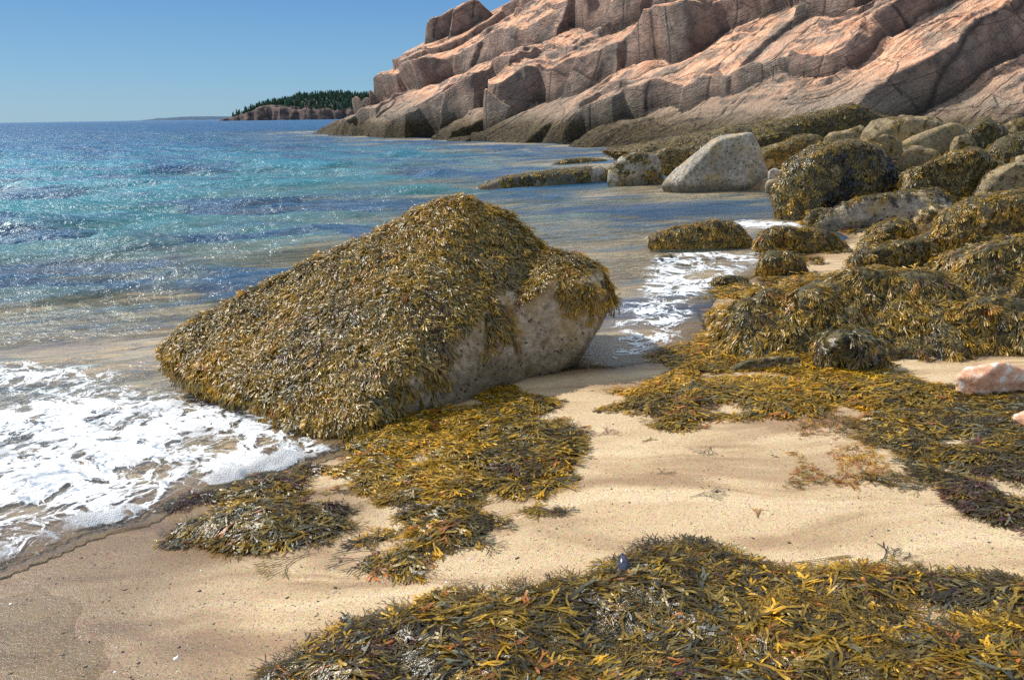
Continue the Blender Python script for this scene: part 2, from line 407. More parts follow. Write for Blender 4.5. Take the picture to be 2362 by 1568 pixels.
# sand
r = np.concatenate([np.linspace(0.02, 1.2, 20)[:-1], np.geomspace(1.2, 120, 520), np.geomspace(120, 9000, 40)[1:]])
A = angs()
RR, AA = np.meshgrid(r, A, indexing='ij')
X = RR * np.sin(AA); Y = RR * np.cos(AA) - 1.0
Zt = terrain(X, Y)
far = sstep(300, 1500, RR)
wetd = polydist(WETP, X, Y)
wet = sstep(-.4, .35, wetd + .12 + .45 * fbm(X * 1.1, Y * 1.6, 0, 4, 5))
sd = -polydist(SEA, X, Y)
wet = np.maximum(wet, sstep(.28, .0, sd + .06 * fbm(X * 3, Y * 3, 0, 3, 15)) * (1 - .95 * sstep(-.0, -.6, sd)))
bed = sstep(.05, .3, fbm(X * .22, Y * .5, 0, 4, 11)) * sstep(-3, -7, sd) * .6
me = mk_mesh('sand', np.stack([X, Y, Zt], -1).reshape(-1, 3), gridfaces(*X.shape), attrs={'wet': wet.ravel(), 'weed': bed.ravel()}, mats=[SAND])
mk_obj('sand', me, kind='structure', label='pale tan beach sand with darker drainage streaks')

# water
FRONT = np.array(WL[:11]);  # breaking wave run-up edge
F1 = np.array([tuple(p) for p in WL[1:11]] + [tuple(atz(*p)[:2]) for p in [(700, 995), (650, 940), (540, 915), (400, 915), (300, 900), (200, 890), (80, 905), (-200, 905), (-700, 930)]])
F2 = np.array([atz(*p)[:2] for p in [(1350, 845), (1390, 780), (1400, 740), (1440, 690), (1480, 640), (1480, 590), (1560, 575), (1700, 580), (1780, 575), (1770, 620), (1700, 650), (1640, 690), (1610, 740), (1625, 780), (1580, 810), (1480, 835)]])
F3 = np.array([atz(*p)[:2] for p in [(1640, 500), (1740, 500), (1880, 515), (1860, 540), (1760, 525), (1720, 545), (1640, 520)]])
F4 = np.array([atz(*p)[:2] for p in [(-200, 900), (-200, 780), (200, 800), (420, 870), (560, 890), (640, 930), (300, 960)]])
rw = np.concatenate([np.geomspace(1.3, 160, 760), np.geomspace(160, 90000, 60)[1:]])
RW, AW = np.meshgrid(rw, A, indexing='ij')
XW = RW * np.sin(AW); YW = RW * np.cos(AW) - .4
def waves(X, Y):
    z = np.zeros_like(X); rs = np.random.default_rng(3)
    wx = X + .35 * fbm(X * .5, Y * .5, 0, 3, 21); wy = Y + .35 * fbm(X * .5, Y * .5, 0, 3, 22)
    D = np.hypot(X, Y)
    for i in range(26):
        L = .28 * 1.19 ** i * rs.uniform(.85, 1.15)
        if L > 14: break
        th = math.radians(rs.normal(106, 20)); k = 2 * math.pi / L
        ph = k * (wx * math.cos(th) + wy * math.sin(th)) + rs.uniform(0, 6.28)
        amp = .030 * L ** .55
        fade = np.clip(1.6 - D / (L * 60), 0, 1)
        s = np.sin(ph); 
        z += amp * fade * (1 - 2 * np.sqrt(np.abs((1 - s) / 2 + .0004))) * (.45 + .55 * noise3(X / (L * 3), Y / (L * 3), i * 1.7, 31) ) * 1.35
    return z
sdw = polydist(SEA, XW, YW)
tw = terrain(XW, YW)
calm = .16 + .84 * sstep(.5, 7.0, sdw)
zw = waves(XW, YW) * calm * np.clip(1.2 - RW / 400, 0, 1)
wetw = polydist(WETP, XW, YW)
f1w = polydist(F1, XW, YW); f2w = polydist(F2, XW, YW); f3w = polydist(F3, XW, YW); f4w = polydist(F4, XW, YW)
inside = sdw > 0
zw = np.where(inside, np.maximum(zw, tw + .012), zw)
film = tw - .004 + .009 * sstep(.02, .5, wetw - .15 + .7 * fbm(XW * 1.3, YW * 1.8, 0, 4, 52)) + .0012 * fbm(XW * 4, YW * 4, 0, 2, 51)
zw = np.where((wetw > 0) & (sdw < .3), np.maximum(zw, film), zw)
zw = np.maximum(zw, np.where(f1w > -.1, tw + .006, -99))
zw = np.maximum(zw, np.where(f2w > -.05, tw + .004, -99))
foamw = np.maximum.reduce([(.50 + .55 * fbm(XW * 1.8, YW * 2.8, 0, 3, 64)) * sstep(-.02, .35, f2w + .15 * fbm(XW * 2, YW * 2, 0, 3, 61)), .8 * sstep(0, .4, f3w), .55 * sstep(0, .6, f4w + .2 * fbm(XW, YW, 0, 3, 62)), .8 * sstep(-.1, .3, f1w)])
V = np.stack([XW, YW, zw], -1).reshape(-1, 3)
keep = (zw > tw - .12)
V2, Q2, at2 = compact(V, gridfaces(*XW.shape, mask=keep), {'depth': np.maximum(zw - tw, 0).ravel(), 'dist': np.hypot(XW, YW).ravel(), 'foam': foamw.ravel()})
mk_obj('water', mk_mesh('water', V2, Q2, attrs=at2, mats=[WATER]), kind='structure', label='clear rippled sea water turning from sandy to turquoise to blue')

# breaking foam on the run-up
gx = np.arange(-4.6, .3, .0125); gy = np.arange(1.0, 6.0, .0125)
GX, GY = np.meshgrid(gx, gy, indexing='xy')
f1 = polydist(F1, GX, GY) + .13 * fbm(GX * 3.2, GY * 3.2, 0, 4, 71) + .05 * fbm(GX * 11, GY * 11, 0, 2, 73)
dfr = polydist(FRONT, GX, GY, closed=False) + .05 * fbm(GX * 3, GY * 3, 0, 3, 72)
left = sstep(.1, -1.3, GX)
tg = terrain(GX, GY)
back = sstep(-.05, .9, f1)
n1 = fbm(GX * 2.2, GY * 3.4, 0, 4, 74); n2 = fbm(GX * 9, GY * 11, 0, 4, 75)
dens = -.02 + .55 * n1 + .55 * np.exp(-(dfr / .34) ** 2) * (.4 + .6 * left) + .28 * np.exp(-((dfr - .75) / .28) ** 2) * left + .22 * np.exp(-((dfr - 1.25) / .2) ** 2) * left
dens = dens * sstep(-.01, .05, f1) * (.35 + .65 * back)
dens = np.maximum(dens, (.62 + .6 * n2) * sstep(-.01, .05, f1) * np.exp(-(dfr / .10) ** 2))
bump = (.09 * np.exp(-((dfr - .22) / .18) ** 2) * left + .05 * np.exp(-((dfr - .75) / .22) ** 2) * left + .012 * np.exp(-((dfr - .08) / .08) ** 2)) * (.75 + .45 * n1)
zg = np.maximum(tg, 0) + .010 + bump * sstep(-.01, .10, f1) + (.016 * n2 + .012 * np.abs(fbm(GX * 20, GY * 22, 0, 3, 76))) * np.clip(dens * 1.4, 0, 1)
V = np.stack([GX, GY, zg], -1).reshape(-1, 3)
V2, Q2, at2 = compact(V, gridfaces(*GX.shape, mask=f1 > -.02), {'dens': np.clip(dens, 0, 1.2).ravel()})
mk_obj('foam', mk_mesh('foam', V2, Q2, attrs=at2, mats=[FOAM]), kind='stuff', label='white lacy foam of a wave running up the sand left of the boulder', cat='foam')

# ------------------------------------------------------------------ fronds
PAL = np.array([(.48, .275, .012), (.34, .205, .012), (.20, .13, .012), (.060, .042, .012), (.20, .16, .055), (.13, .125, .08), (.10, .035, .03), (.34, .12, .02), (.58, .34, .03)])
def frond_template(seed, levels=4, nseg=2, width=.06, thin=1.0, curl=.5, spread=26):
    rs = random.Random(seed); V = []; Q = []; T = []
    def strap(x, y, z, ang, L, w0, w1, tb, te, last):
        n = nseg + (1 if last else 0); base = len(V); a = ang; bend = rs.uniform(-20, 20) / n; tw = rs.uniform(-1, 1) * curl * 1.2
        zs = rs.uniform(-.05, .07) * curl
        for i in range(n + 1):
            t = i / n
            w = w0 + (w1 - w0) * t
            if last and i == n: w = w1 * .35
            if last and i == n - 1: w = w1 * 1.15
            ca, sa = math.cos(math.radians(a)), math.sin(math.radians(a))
            lz = math.sin(tw * t) * w
            V.append((x - sa * w, y + ca * w, z + lz)); V.append((x + sa * w, y - ca * w, z - lz))
            T.append(tb + (te - tb) * t); T.append(tb + (te - tb) * t)
            if i < n:
                x += ca * L / n; y += sa * L / n; z += zs / n + rs.uniform(-.015, .015) * curl; a += bend
        for i in range(n):
            b = base + i * 2; Q.append((b, b + 1, b + 3, b + 2))
        return x, y, z, a
    def rec(x, y, z, ang, lev, w):
        L = (1.0 / (levels + .3)) * rs.uniform(.75, 1.3)
        last = lev == levels
        x, y, z, a = strap(x, y, z, ang, L, w * (.55 if lev == 0 else .9), w, lev / (levels + 1), (lev + 1) / (levels + 1), last)
        if not last:
            s = spread * rs.uniform(.7, 1.3)
            rec(x, y, z, a + s, lev + 1, w * .93)
            if rs.random() < (1.0 if lev < 1 else .86): rec(x, y, z, a - s * rs.uniform(.7, 1.2), lev + 1, w * .93)
    rec(0, 0, 0, 0, 0, width * thin * .5)
    return np.array(V), np.array(Q), np.array(T)
TPL_HI = [frond_template(i, 3, 2, .084, curl=1.2, spread=19) for i in range(12)] + [frond_template(90 + i, 2, 3, .09, curl=1.2, spread=17) for i in range(5)] 
TPL_MID = [frond_template(30 + i, 2, 2, .09, curl=1.2, spread=19) for i in range(10)]
TPL_LO = [frond_template(60 + i, 2, 1, .13, curl=.9, spread=20) for i in range(8)]
TPL_STALK = [frond_template(150 + i, 2, 5, .02, curl=.4, spread=6) for i in range(3)]
TPL_THIN = [frond_template(120 + i, 4, 2, .03, curl=.5, spread=24) for i in range(6)]

def pick_cols(P, mixw, seed=0, scale=2.5):
    """one colour per frond, clustered by position"""
    n = len(P); w = np.array(mixw, float); w = w / w.sum(); cw = np.cumsum(w)
    f = .5 + .5 * fbm(P[:, 0] * scale, P[:, 1] * scale, P[:, 2] * scale, 3, seed) * 1.6
    u = np.clip(.45 * f + .55 * rng.random(n) , 0, .9999)
    u = np.clip((u - .5) * 1.25 + .5, 0, .9999)
    idx = np.searchsorted(cw, u); idx = np.clip(idx, 0, len(w) - 1)
    c = PAL[idx] * (rng.uniform(.65, 1.35, n)[:, None])
    return c
# weights ordered dark -> gold by remap
ORDER = [6, 3, 5, 2, 4, 1, 7, 0, 8]
PAL = PAL[ORDER]
MIX_GOLD = [5, 16, 4, 18, 6, 24, 3, 20, 4]
MIX_FG = [16, 24, 6, 22, 5, 16, 6, 9, 3]
MIX_DARK = [14, 26, 6, 24, 6, 14, 3, 7, 1]
MIX_GREY = [4, 20, 8, 20, 16, 16, 1, 9, 2]

def build_fronds(P, T, N, S, C, tpls, droop=0.0, conform=None, lift=None, tip=1.5, ztpl=1.0):
    n = len(P)
    if n == 0: return np.zeros((0, 3)), np.zeros((0, 4), int), np.zeros((0, 3))
    T = T - N * (T * N).sum(1)[:, None]; T /= np.linalg.norm(T, axis=1)[:, None] + 1e-9
    B = np.cross(N, T)
    which = rng.integers(0, len(tpls), n); Vs = []; Qs = []; Cs = []; off = 0
    lift = np.zeros(n) if lift is None else lift
    for k, (tv, tq, tt) in enumerate(tpls):
        s = np.where(which == k)[0]
        if len(s) == 0: continue
        x = tv[None, :, 0]; y = tv[None, :, 1]; z = tv[None, :, 2] * ztpl
        S1 = S[s][:, None]
        flip = np.where(rng.random(len(s)) < .5, -1, 1)[:, None]
        V = P[s][:, None, :] + S1[..., None] * (x[..., None] * T[s][:, None, :] + (flip * y)[..., None] * B[s][:, None, :] + z[..., None] * N[s][:, None, :])
        V = V + N[s][:, None, :] * (lift[s][:, None] * (1 - .35 * x))[..., None]
        if conform is not None:
            V[..., 2] = conform(V[..., 0], V[..., 1]) + np.maximum(S1 * (z + .02) + lift[s][:, None], .003)
        V[..., 2] -= droop * (S1 * x) ** 2
        br = (.36 + (tip - .36) * tt[None, :] ** 1.2)  # bright tips; bases darkened so shade in the gaps is in the colour
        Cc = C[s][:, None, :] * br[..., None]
        Q = tq[None] + (np.arange(len(s)) * len(tv))[:, None, None] + off
        off += len(s) * len(tv)
        Vs.append(V.reshape(-1, 3)); Qs.append(Q.reshape(-1, 4)); Cs.append(Cc.reshape(-1, 3))
    return np.concatenate(Vs), np.concatenate(Qs), np.concatenate(Cs)

def unit(a): return a / (np.linalg.norm(a, axis=1)[:, None] + 1e-9)

# ------------------------------------------------------------------ rocks
def remesh(hulls, voxel, smooth_it):
    bm = bmesh.new()
    for pts in hulls:
        vs = [bm.verts.new(p) for p in pts]
        res = bmesh.ops.convex_hull(bm, input=vs, use_existing_faces=False)
        junk = list({e for e in res['geom_interior'] + res['geom_unused'] if isinstance(e, bmesh.types.BMVert) and e.is_valid})
        if junk: bmesh.ops.delete(bm, geom=junk, context='VERTS')
    me = bpy.data.meshes.new('tmp'); bm.to_mesh(me); bm.free()
    o = bpy.data.objects.new('tmp', me); COL.objects.link(o)
    md = o.modifiers.new('r', 'REMESH'); md.mode = 'VOXEL'; md.voxel_size = voxel
    sm = o.modifiers.new('s', 'SMOOTH'); sm.factor = .5; sm.iterations = smooth_it
    dg = bpy.context.evaluated_depsgraph_get()
    ev = o.evaluated_get(dg); m2 = ev.to_mesh()
    V = np.empty(len(m2.vertices) * 3); m2.vertices.foreach_get('co', V); V = V.reshape(-1, 3)
    Nn = np.empty(len(m2.vertices) * 3); m2.vertex_normals.foreach_get('vector', Nn); Nn = Nn.reshape(-1, 3)
    m2.calc_loop_triangles(); T = np.empty(len(m2.loop_triangles) * 3, np.int32); m2.loop_triangles.foreach_get('vertices', T); T = T.reshape(-1, 3)
    ev.to_mesh_clear(); bpy.data.objects.remove(o); bpy.data.meshes.remove(me)
    return V, Nn, T
def vnormals(V, T):
    fn = np.cross(V[T[:, 1]] - V[T[:, 0]], V[T[:, 2]] - V[T[:, 0]])
    N = np.zeros_like(V)
    for k in range(3): np.add.at(N, T[:, k], fn)
    return unit(N)

def coat(V, N, T, weed, dens, size, tpls, mixw, seed, lift=.012, droop=1.2, flow=None, tip=1.5, jit=.45, groundfn=None, dark=None, tuft=5):
    a = V[T[:, 0]]; b = V[T[:, 1]]; c = V[T[:, 2]]
    area = .5 * np.linalg.norm(np.cross(b - a, c - a), axis=1)
    w = area * weed[T].mean(1); tot = w.sum()
    n = int(tot * dens)
    if n < 1: return None
    cs = np.cumsum(w) / tot
    n0 = n; n = max(n // tuft, 1)
    ti = np.searchsorted(cs, rng.random(n)); ti = np.clip(ti, 0, len(T) - 1)
    u = rng.random(n); v = rng.random(n); f = u + v > 1; u[f] = 1 - u[f]; v[f] = 1 - v[f]
    P = a[ti] * (1 - u - v)[:, None] + b[ti] * u[:, None] + c[ti] * v[:, None]
    Nn = unit(N[T[ti, 0]] * (1 - u - v)[:, None] + N[T[ti, 1]] * u[:, None] + N[T[ti, 2]] * v[:, None])
    up = np.array([0, 0, 1.0])
    down = -(up[None] - Nn * Nn[:, 2:3])
    cl = np.stack([fbm(P[:, 0] * 3, P[:, 1] * 3, P[:, 2] * 3, 2, seed + k) for k in range(3)], 1)
    steep = np.linalg.norm(down, axis=1)[:, None]
    Tn = unit(down) * (.35 + 1.3 * steep) + cl * 1.5 * (1.15 - steep) + rng.normal(0, .40, (n, 3)) * (1.15 - .55 * steep)
    Tn = unit(Tn); C0 = pick_cols(P, mixw, seed)
    P, Nn, Tn, steep, C0 = [np.repeat(q_, tuft, 0) for q_ in (P, Nn, Tn, steep, C0)]; n = len(P)
    P = P + np.cross(Nn, Tn) * rng.normal(0, size * .16, (n, 1)) + Tn * rng.normal(0, size * .12, (n, 1))
    Tn = Tn + rng.normal(0, jit, (n, 3))
    if flow is not None: Tn = Tn + np.array(flow)[None]
    Nj = unit(Nn + rng.normal(0, .2, (n, 3)))
    S = size * rng.uniform(.6, 1.35, n) * (1 + .25 * steep[:, 0])
    C = C0 * .65 + .35 * pick_cols(P, mixw, seed + 1)
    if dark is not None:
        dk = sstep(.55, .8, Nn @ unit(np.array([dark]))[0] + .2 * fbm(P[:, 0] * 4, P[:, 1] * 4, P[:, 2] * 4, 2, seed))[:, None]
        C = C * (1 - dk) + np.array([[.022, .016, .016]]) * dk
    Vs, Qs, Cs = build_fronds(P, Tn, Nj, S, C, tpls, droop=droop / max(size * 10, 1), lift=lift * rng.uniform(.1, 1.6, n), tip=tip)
    return Vs, Qs, Cs

ROCKS = 0
def rock(label, hulls, voxel, smooth_it, mat, noise_amp, noise_sc, weedfn, cov=None, name='boulder', cat='boulder', seed=1, group=None, blocky=0.0):
    V, N, T = remesh(hulls, voxel, smooth_it)
    s = noise_sc
    d = fbm(V[:, 0] * s, V[:, 1] * s, V[:, 2] * s, 5, seed, .55) * noise_amp
    V = V + N * d[:, None]
    N = vnormals(V, T)
    weed = np.clip(weedfn(V, N), 0, 1)
    c = V.mean(0); base = Vector((float(c[0]), float(c[1]), float(V[:, 2].min())))
    me = mk_mesh(name, V - np.array(base), T=T, attrs={'weed': weed}, mats=[mat])
    o = mk_obj(name, me, label=label, cat=cat, group=group, loc=base)
    if cov:
        r_ = coat(V, N, T, weed, seed=seed + 40, **cov)
        if r_ is not None:
            Vs, Qs, Cs = r_
            mk_obj('seaweed_coat', mk_mesh('seaweed_coat', Vs - np.array(base), Qs, attrs={'col': Cs}, mats=[WEED]), kind='stuff', parent=o)
    return o

# hero boulder
hero1 = [aty(*p) for p in [(445, 742, 5.35), (372, 792, 5.2), (620, 645, 5.45), (800, 563, 5.55), (940, 503, 5.62), (1035, 458, 5.68), (1075, 455, 5.7), (1175, 497, 5.75), (1240, 560, 5.7),
                           (1150, 700, 5.05), (1225, 690, 5.25), (1060, 765, 4.72), (875, 895, 4.28), (640, 875, 4.62), (560, 862, 4.80), (400, 838, 5.05),
                           (822, 1002, 4.12), (700, 985, 4.22), (662, 930, 4.35), (1000, 938, 4.5), (1130, 885, 4.8), (1200, 862, 5.0), (640, 915, 4.6), (470, 878, 4.98), (400, 850, 5.15)]]
hero1 += [(-1.5, 6.0, .2), (-.8, 6.4, .3), (-.2, 6.6, .5), (.2, 6.5, .4), (-2.2, 5.7, .05), (-2.1, 5.4, -.2), (-1.4, 6.2, -.2), (.3, 6.6, -.2), (.1, 5.2, -.25), (-.75, 4.3, -.25), (-1.3, 4.5, -.25)]
hero2 = [aty(*p) for p in [(1215, 585, 5.7), (1262, 578, 5.6), (1340, 587, 5.6), (1390, 615, 5.55), (1425, 685, 5.5), (1403, 740, 5.42), (1345, 808, 5.3), (1290, 846, 5.2), (1175, 862, 5.02),
                           (1155, 720, 5.1), (1250, 650, 5.2), (1370, 655, 5.3)]]
hero2 += [(.15, 6.5, .5), (.55, 6.4, .5), (.7, 6.1, .3), (.35, 6.3, -.2), (.3, 5.5, -.2), (.0, 5.2, -.2)]
EDGE = np.array([aty(*p) for p in [(868, 893, 4.28), (1060, 765, 4.72), (1150, 697, 5.05), (1240, 672, 5.25), (1390, 640, 5.4)]])
FACE = unit(np.array([[.50, -.85, -.10]]))[0]
def hero_weed(V, N):
    n = fbm(V[:, 0] * 5, V[:, 1] * 5, V[:, 2] * 5, 3, 91)
    face = N @ FACE
    ze = np.interp(V[:, 0], EDGE[:, 0], EDGE[:, 2]) + .07
    bare = sstep(.05, .30, face + .1 * n) * sstep(.03, -.02, V[:, 2] - ze + .07 * n) * sstep(EDGE[0, 0] - .08, EDGE[0, 0] + .04, V[:, 0] + .05 * n)
    bare = np.maximum(bare, sstep(.35, .6, N[:, 0]) * sstep(.5, .25, N[:, 2]) * sstep(.3, .4, V[:, 0]))
    st_ = .5 * noise3(V[:, 0] * 21, V[:, 1] * 9, V[:, 2] * 2, 96) + noise3(V[:, 0] * 9, V[:, 1] * 4, V[:, 2] * 1.0 + 3, 95)
    strip = sstep(.36, .55, st_) * sstep(-.34, -.02, V[:, 2] - ze)
    w = 1 - bare * (1 - .9 * strip)
    w *= 1 - .85 * sstep(.35, .75, -N[:, 2])
    return w
hero = rock('huge tan barnacle-crusted boulder with a pointed crest, thickly draped in golden brown seaweed', [hero1, hero2], .024, 2, ROCK_TAN, .05, 1.9, hero_weed,
            cov=dict(dens=9500, size=.060, tpls=TPL_HI, mixw=MIX_GOLD, lift=.009, droop=1.8, jit=.48, tuft=5), seed=5)

# other rocks: silhouette in photo coordinates unprojected at a real depth
def sil_rock(label, sil, mat=ROCK_TAN, cover=.6, thick=.8, Y=None, amp=.04, cov_sz=.13, dens=260, tpls=None, mixw=MIX_GOLD, seed=1, name='boulder', cat='boulder', bare_dir=None, sink=.12, smooth=2, ymin=None, drp=1.2, slope=1.0, dark=None):
    px = np.array([p[0] for p in sil], float); py = np.array([p[1] for p in sil], float)
    bot = sil[int(np.argmax(py))]
    if Y is None:
        h = hit(*bot); Yf = max(h[1], 1.5)
    else: Yf = Y
    P0 = np.array([aty(*p, Yf) for p in sil])
    W = P0[:, 0].max() - P0[:, 0].min(); H = P0[:, 2].max() - P0[:, 2].min()
    th = min(W, max(H, W * .45)) * thick
    D = Yf + th * .35
    S = np.array([aty(*p, D) for p in sil]); c = S.mean(0); S = c + (S - c) * 1.05
    fr = c + (S - c) * .74; fr[:, 1] = Yf; fr[:, 2] -= .0
    frm = c + (S - c) * .93; frm[:, 1] = (Yf + D) / 2
    zl = S[:, 2].min(); fr[:, 2] = zl + (fr[:, 2] - zl) * slope; frm[:, 2] = zl + (frm[:, 2] - zl) * (.5 + .5 * slope)
    fr = fr + rng.normal(0, .05 * W, fr.shape) * np.array([1, .6, 1]); 
    bk = c + (S - c) * .70; bk[:, 1] = D + th * .7; bk[:, 2] -= H * .1
    lowz = S[:, 2].min() - sink
    low = S.copy(); low[:, 2] = lowz; low[:, 0] = c[0] + (low[:, 0] - c[0]) * .9
    lowf = low.copy(); lowf[:, 1] = Yf + th * .05; lowf[:, 0] = c[0] + (low[:, 0] - c[0]) * .8
    pts = np.concatenate([S, fr, frm, bk, low, lowf])
    dist = np.hypot(c[0], c[1]); vox = max(W / 70, dist * .0022)
    def wf(V, N):
        k = 2.2 / max(W, .3)
        n = fbm(V[:, 0] * 4 * k, V[:, 1] * 4 * k, V[:, 2] * 4 * k, 4, seed + 7)
        n2 = fbm(V[:, 0] * 9 * k, V[:, 1] * 9 * k, V[:, 2] * 9 * k, 3, seed + 8)
        t = (cover - .58) * 1.5
        w = sstep(-.12, .12, t + 1.0 * n + .5 * n2 + .30 * (N[:, 2] - .3))
        if bare_dir is not None:
            w = w * (1 - sstep(.55, .8, N @ (np.array(bare_dir) / np.linalg.norm(bare_dir)) + .25 * n2))
        return w
    tpls = tpls or (TPL_MID if dist < 14 else TPL_LO)
    fs = .60 if dist < 8 else .44
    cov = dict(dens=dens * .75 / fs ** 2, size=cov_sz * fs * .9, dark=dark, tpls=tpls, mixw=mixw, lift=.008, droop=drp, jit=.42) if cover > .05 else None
    return rock(label, [pts], vox, smooth, mat, amp * 1.6 * min(W, 1.6), 1.3 / max(min(W, 2.0), .4) * 1.6, wf, cov=cov, name=name, cat=cat, seed=seed, group='boulders and rocks strewn along the weedy shore')

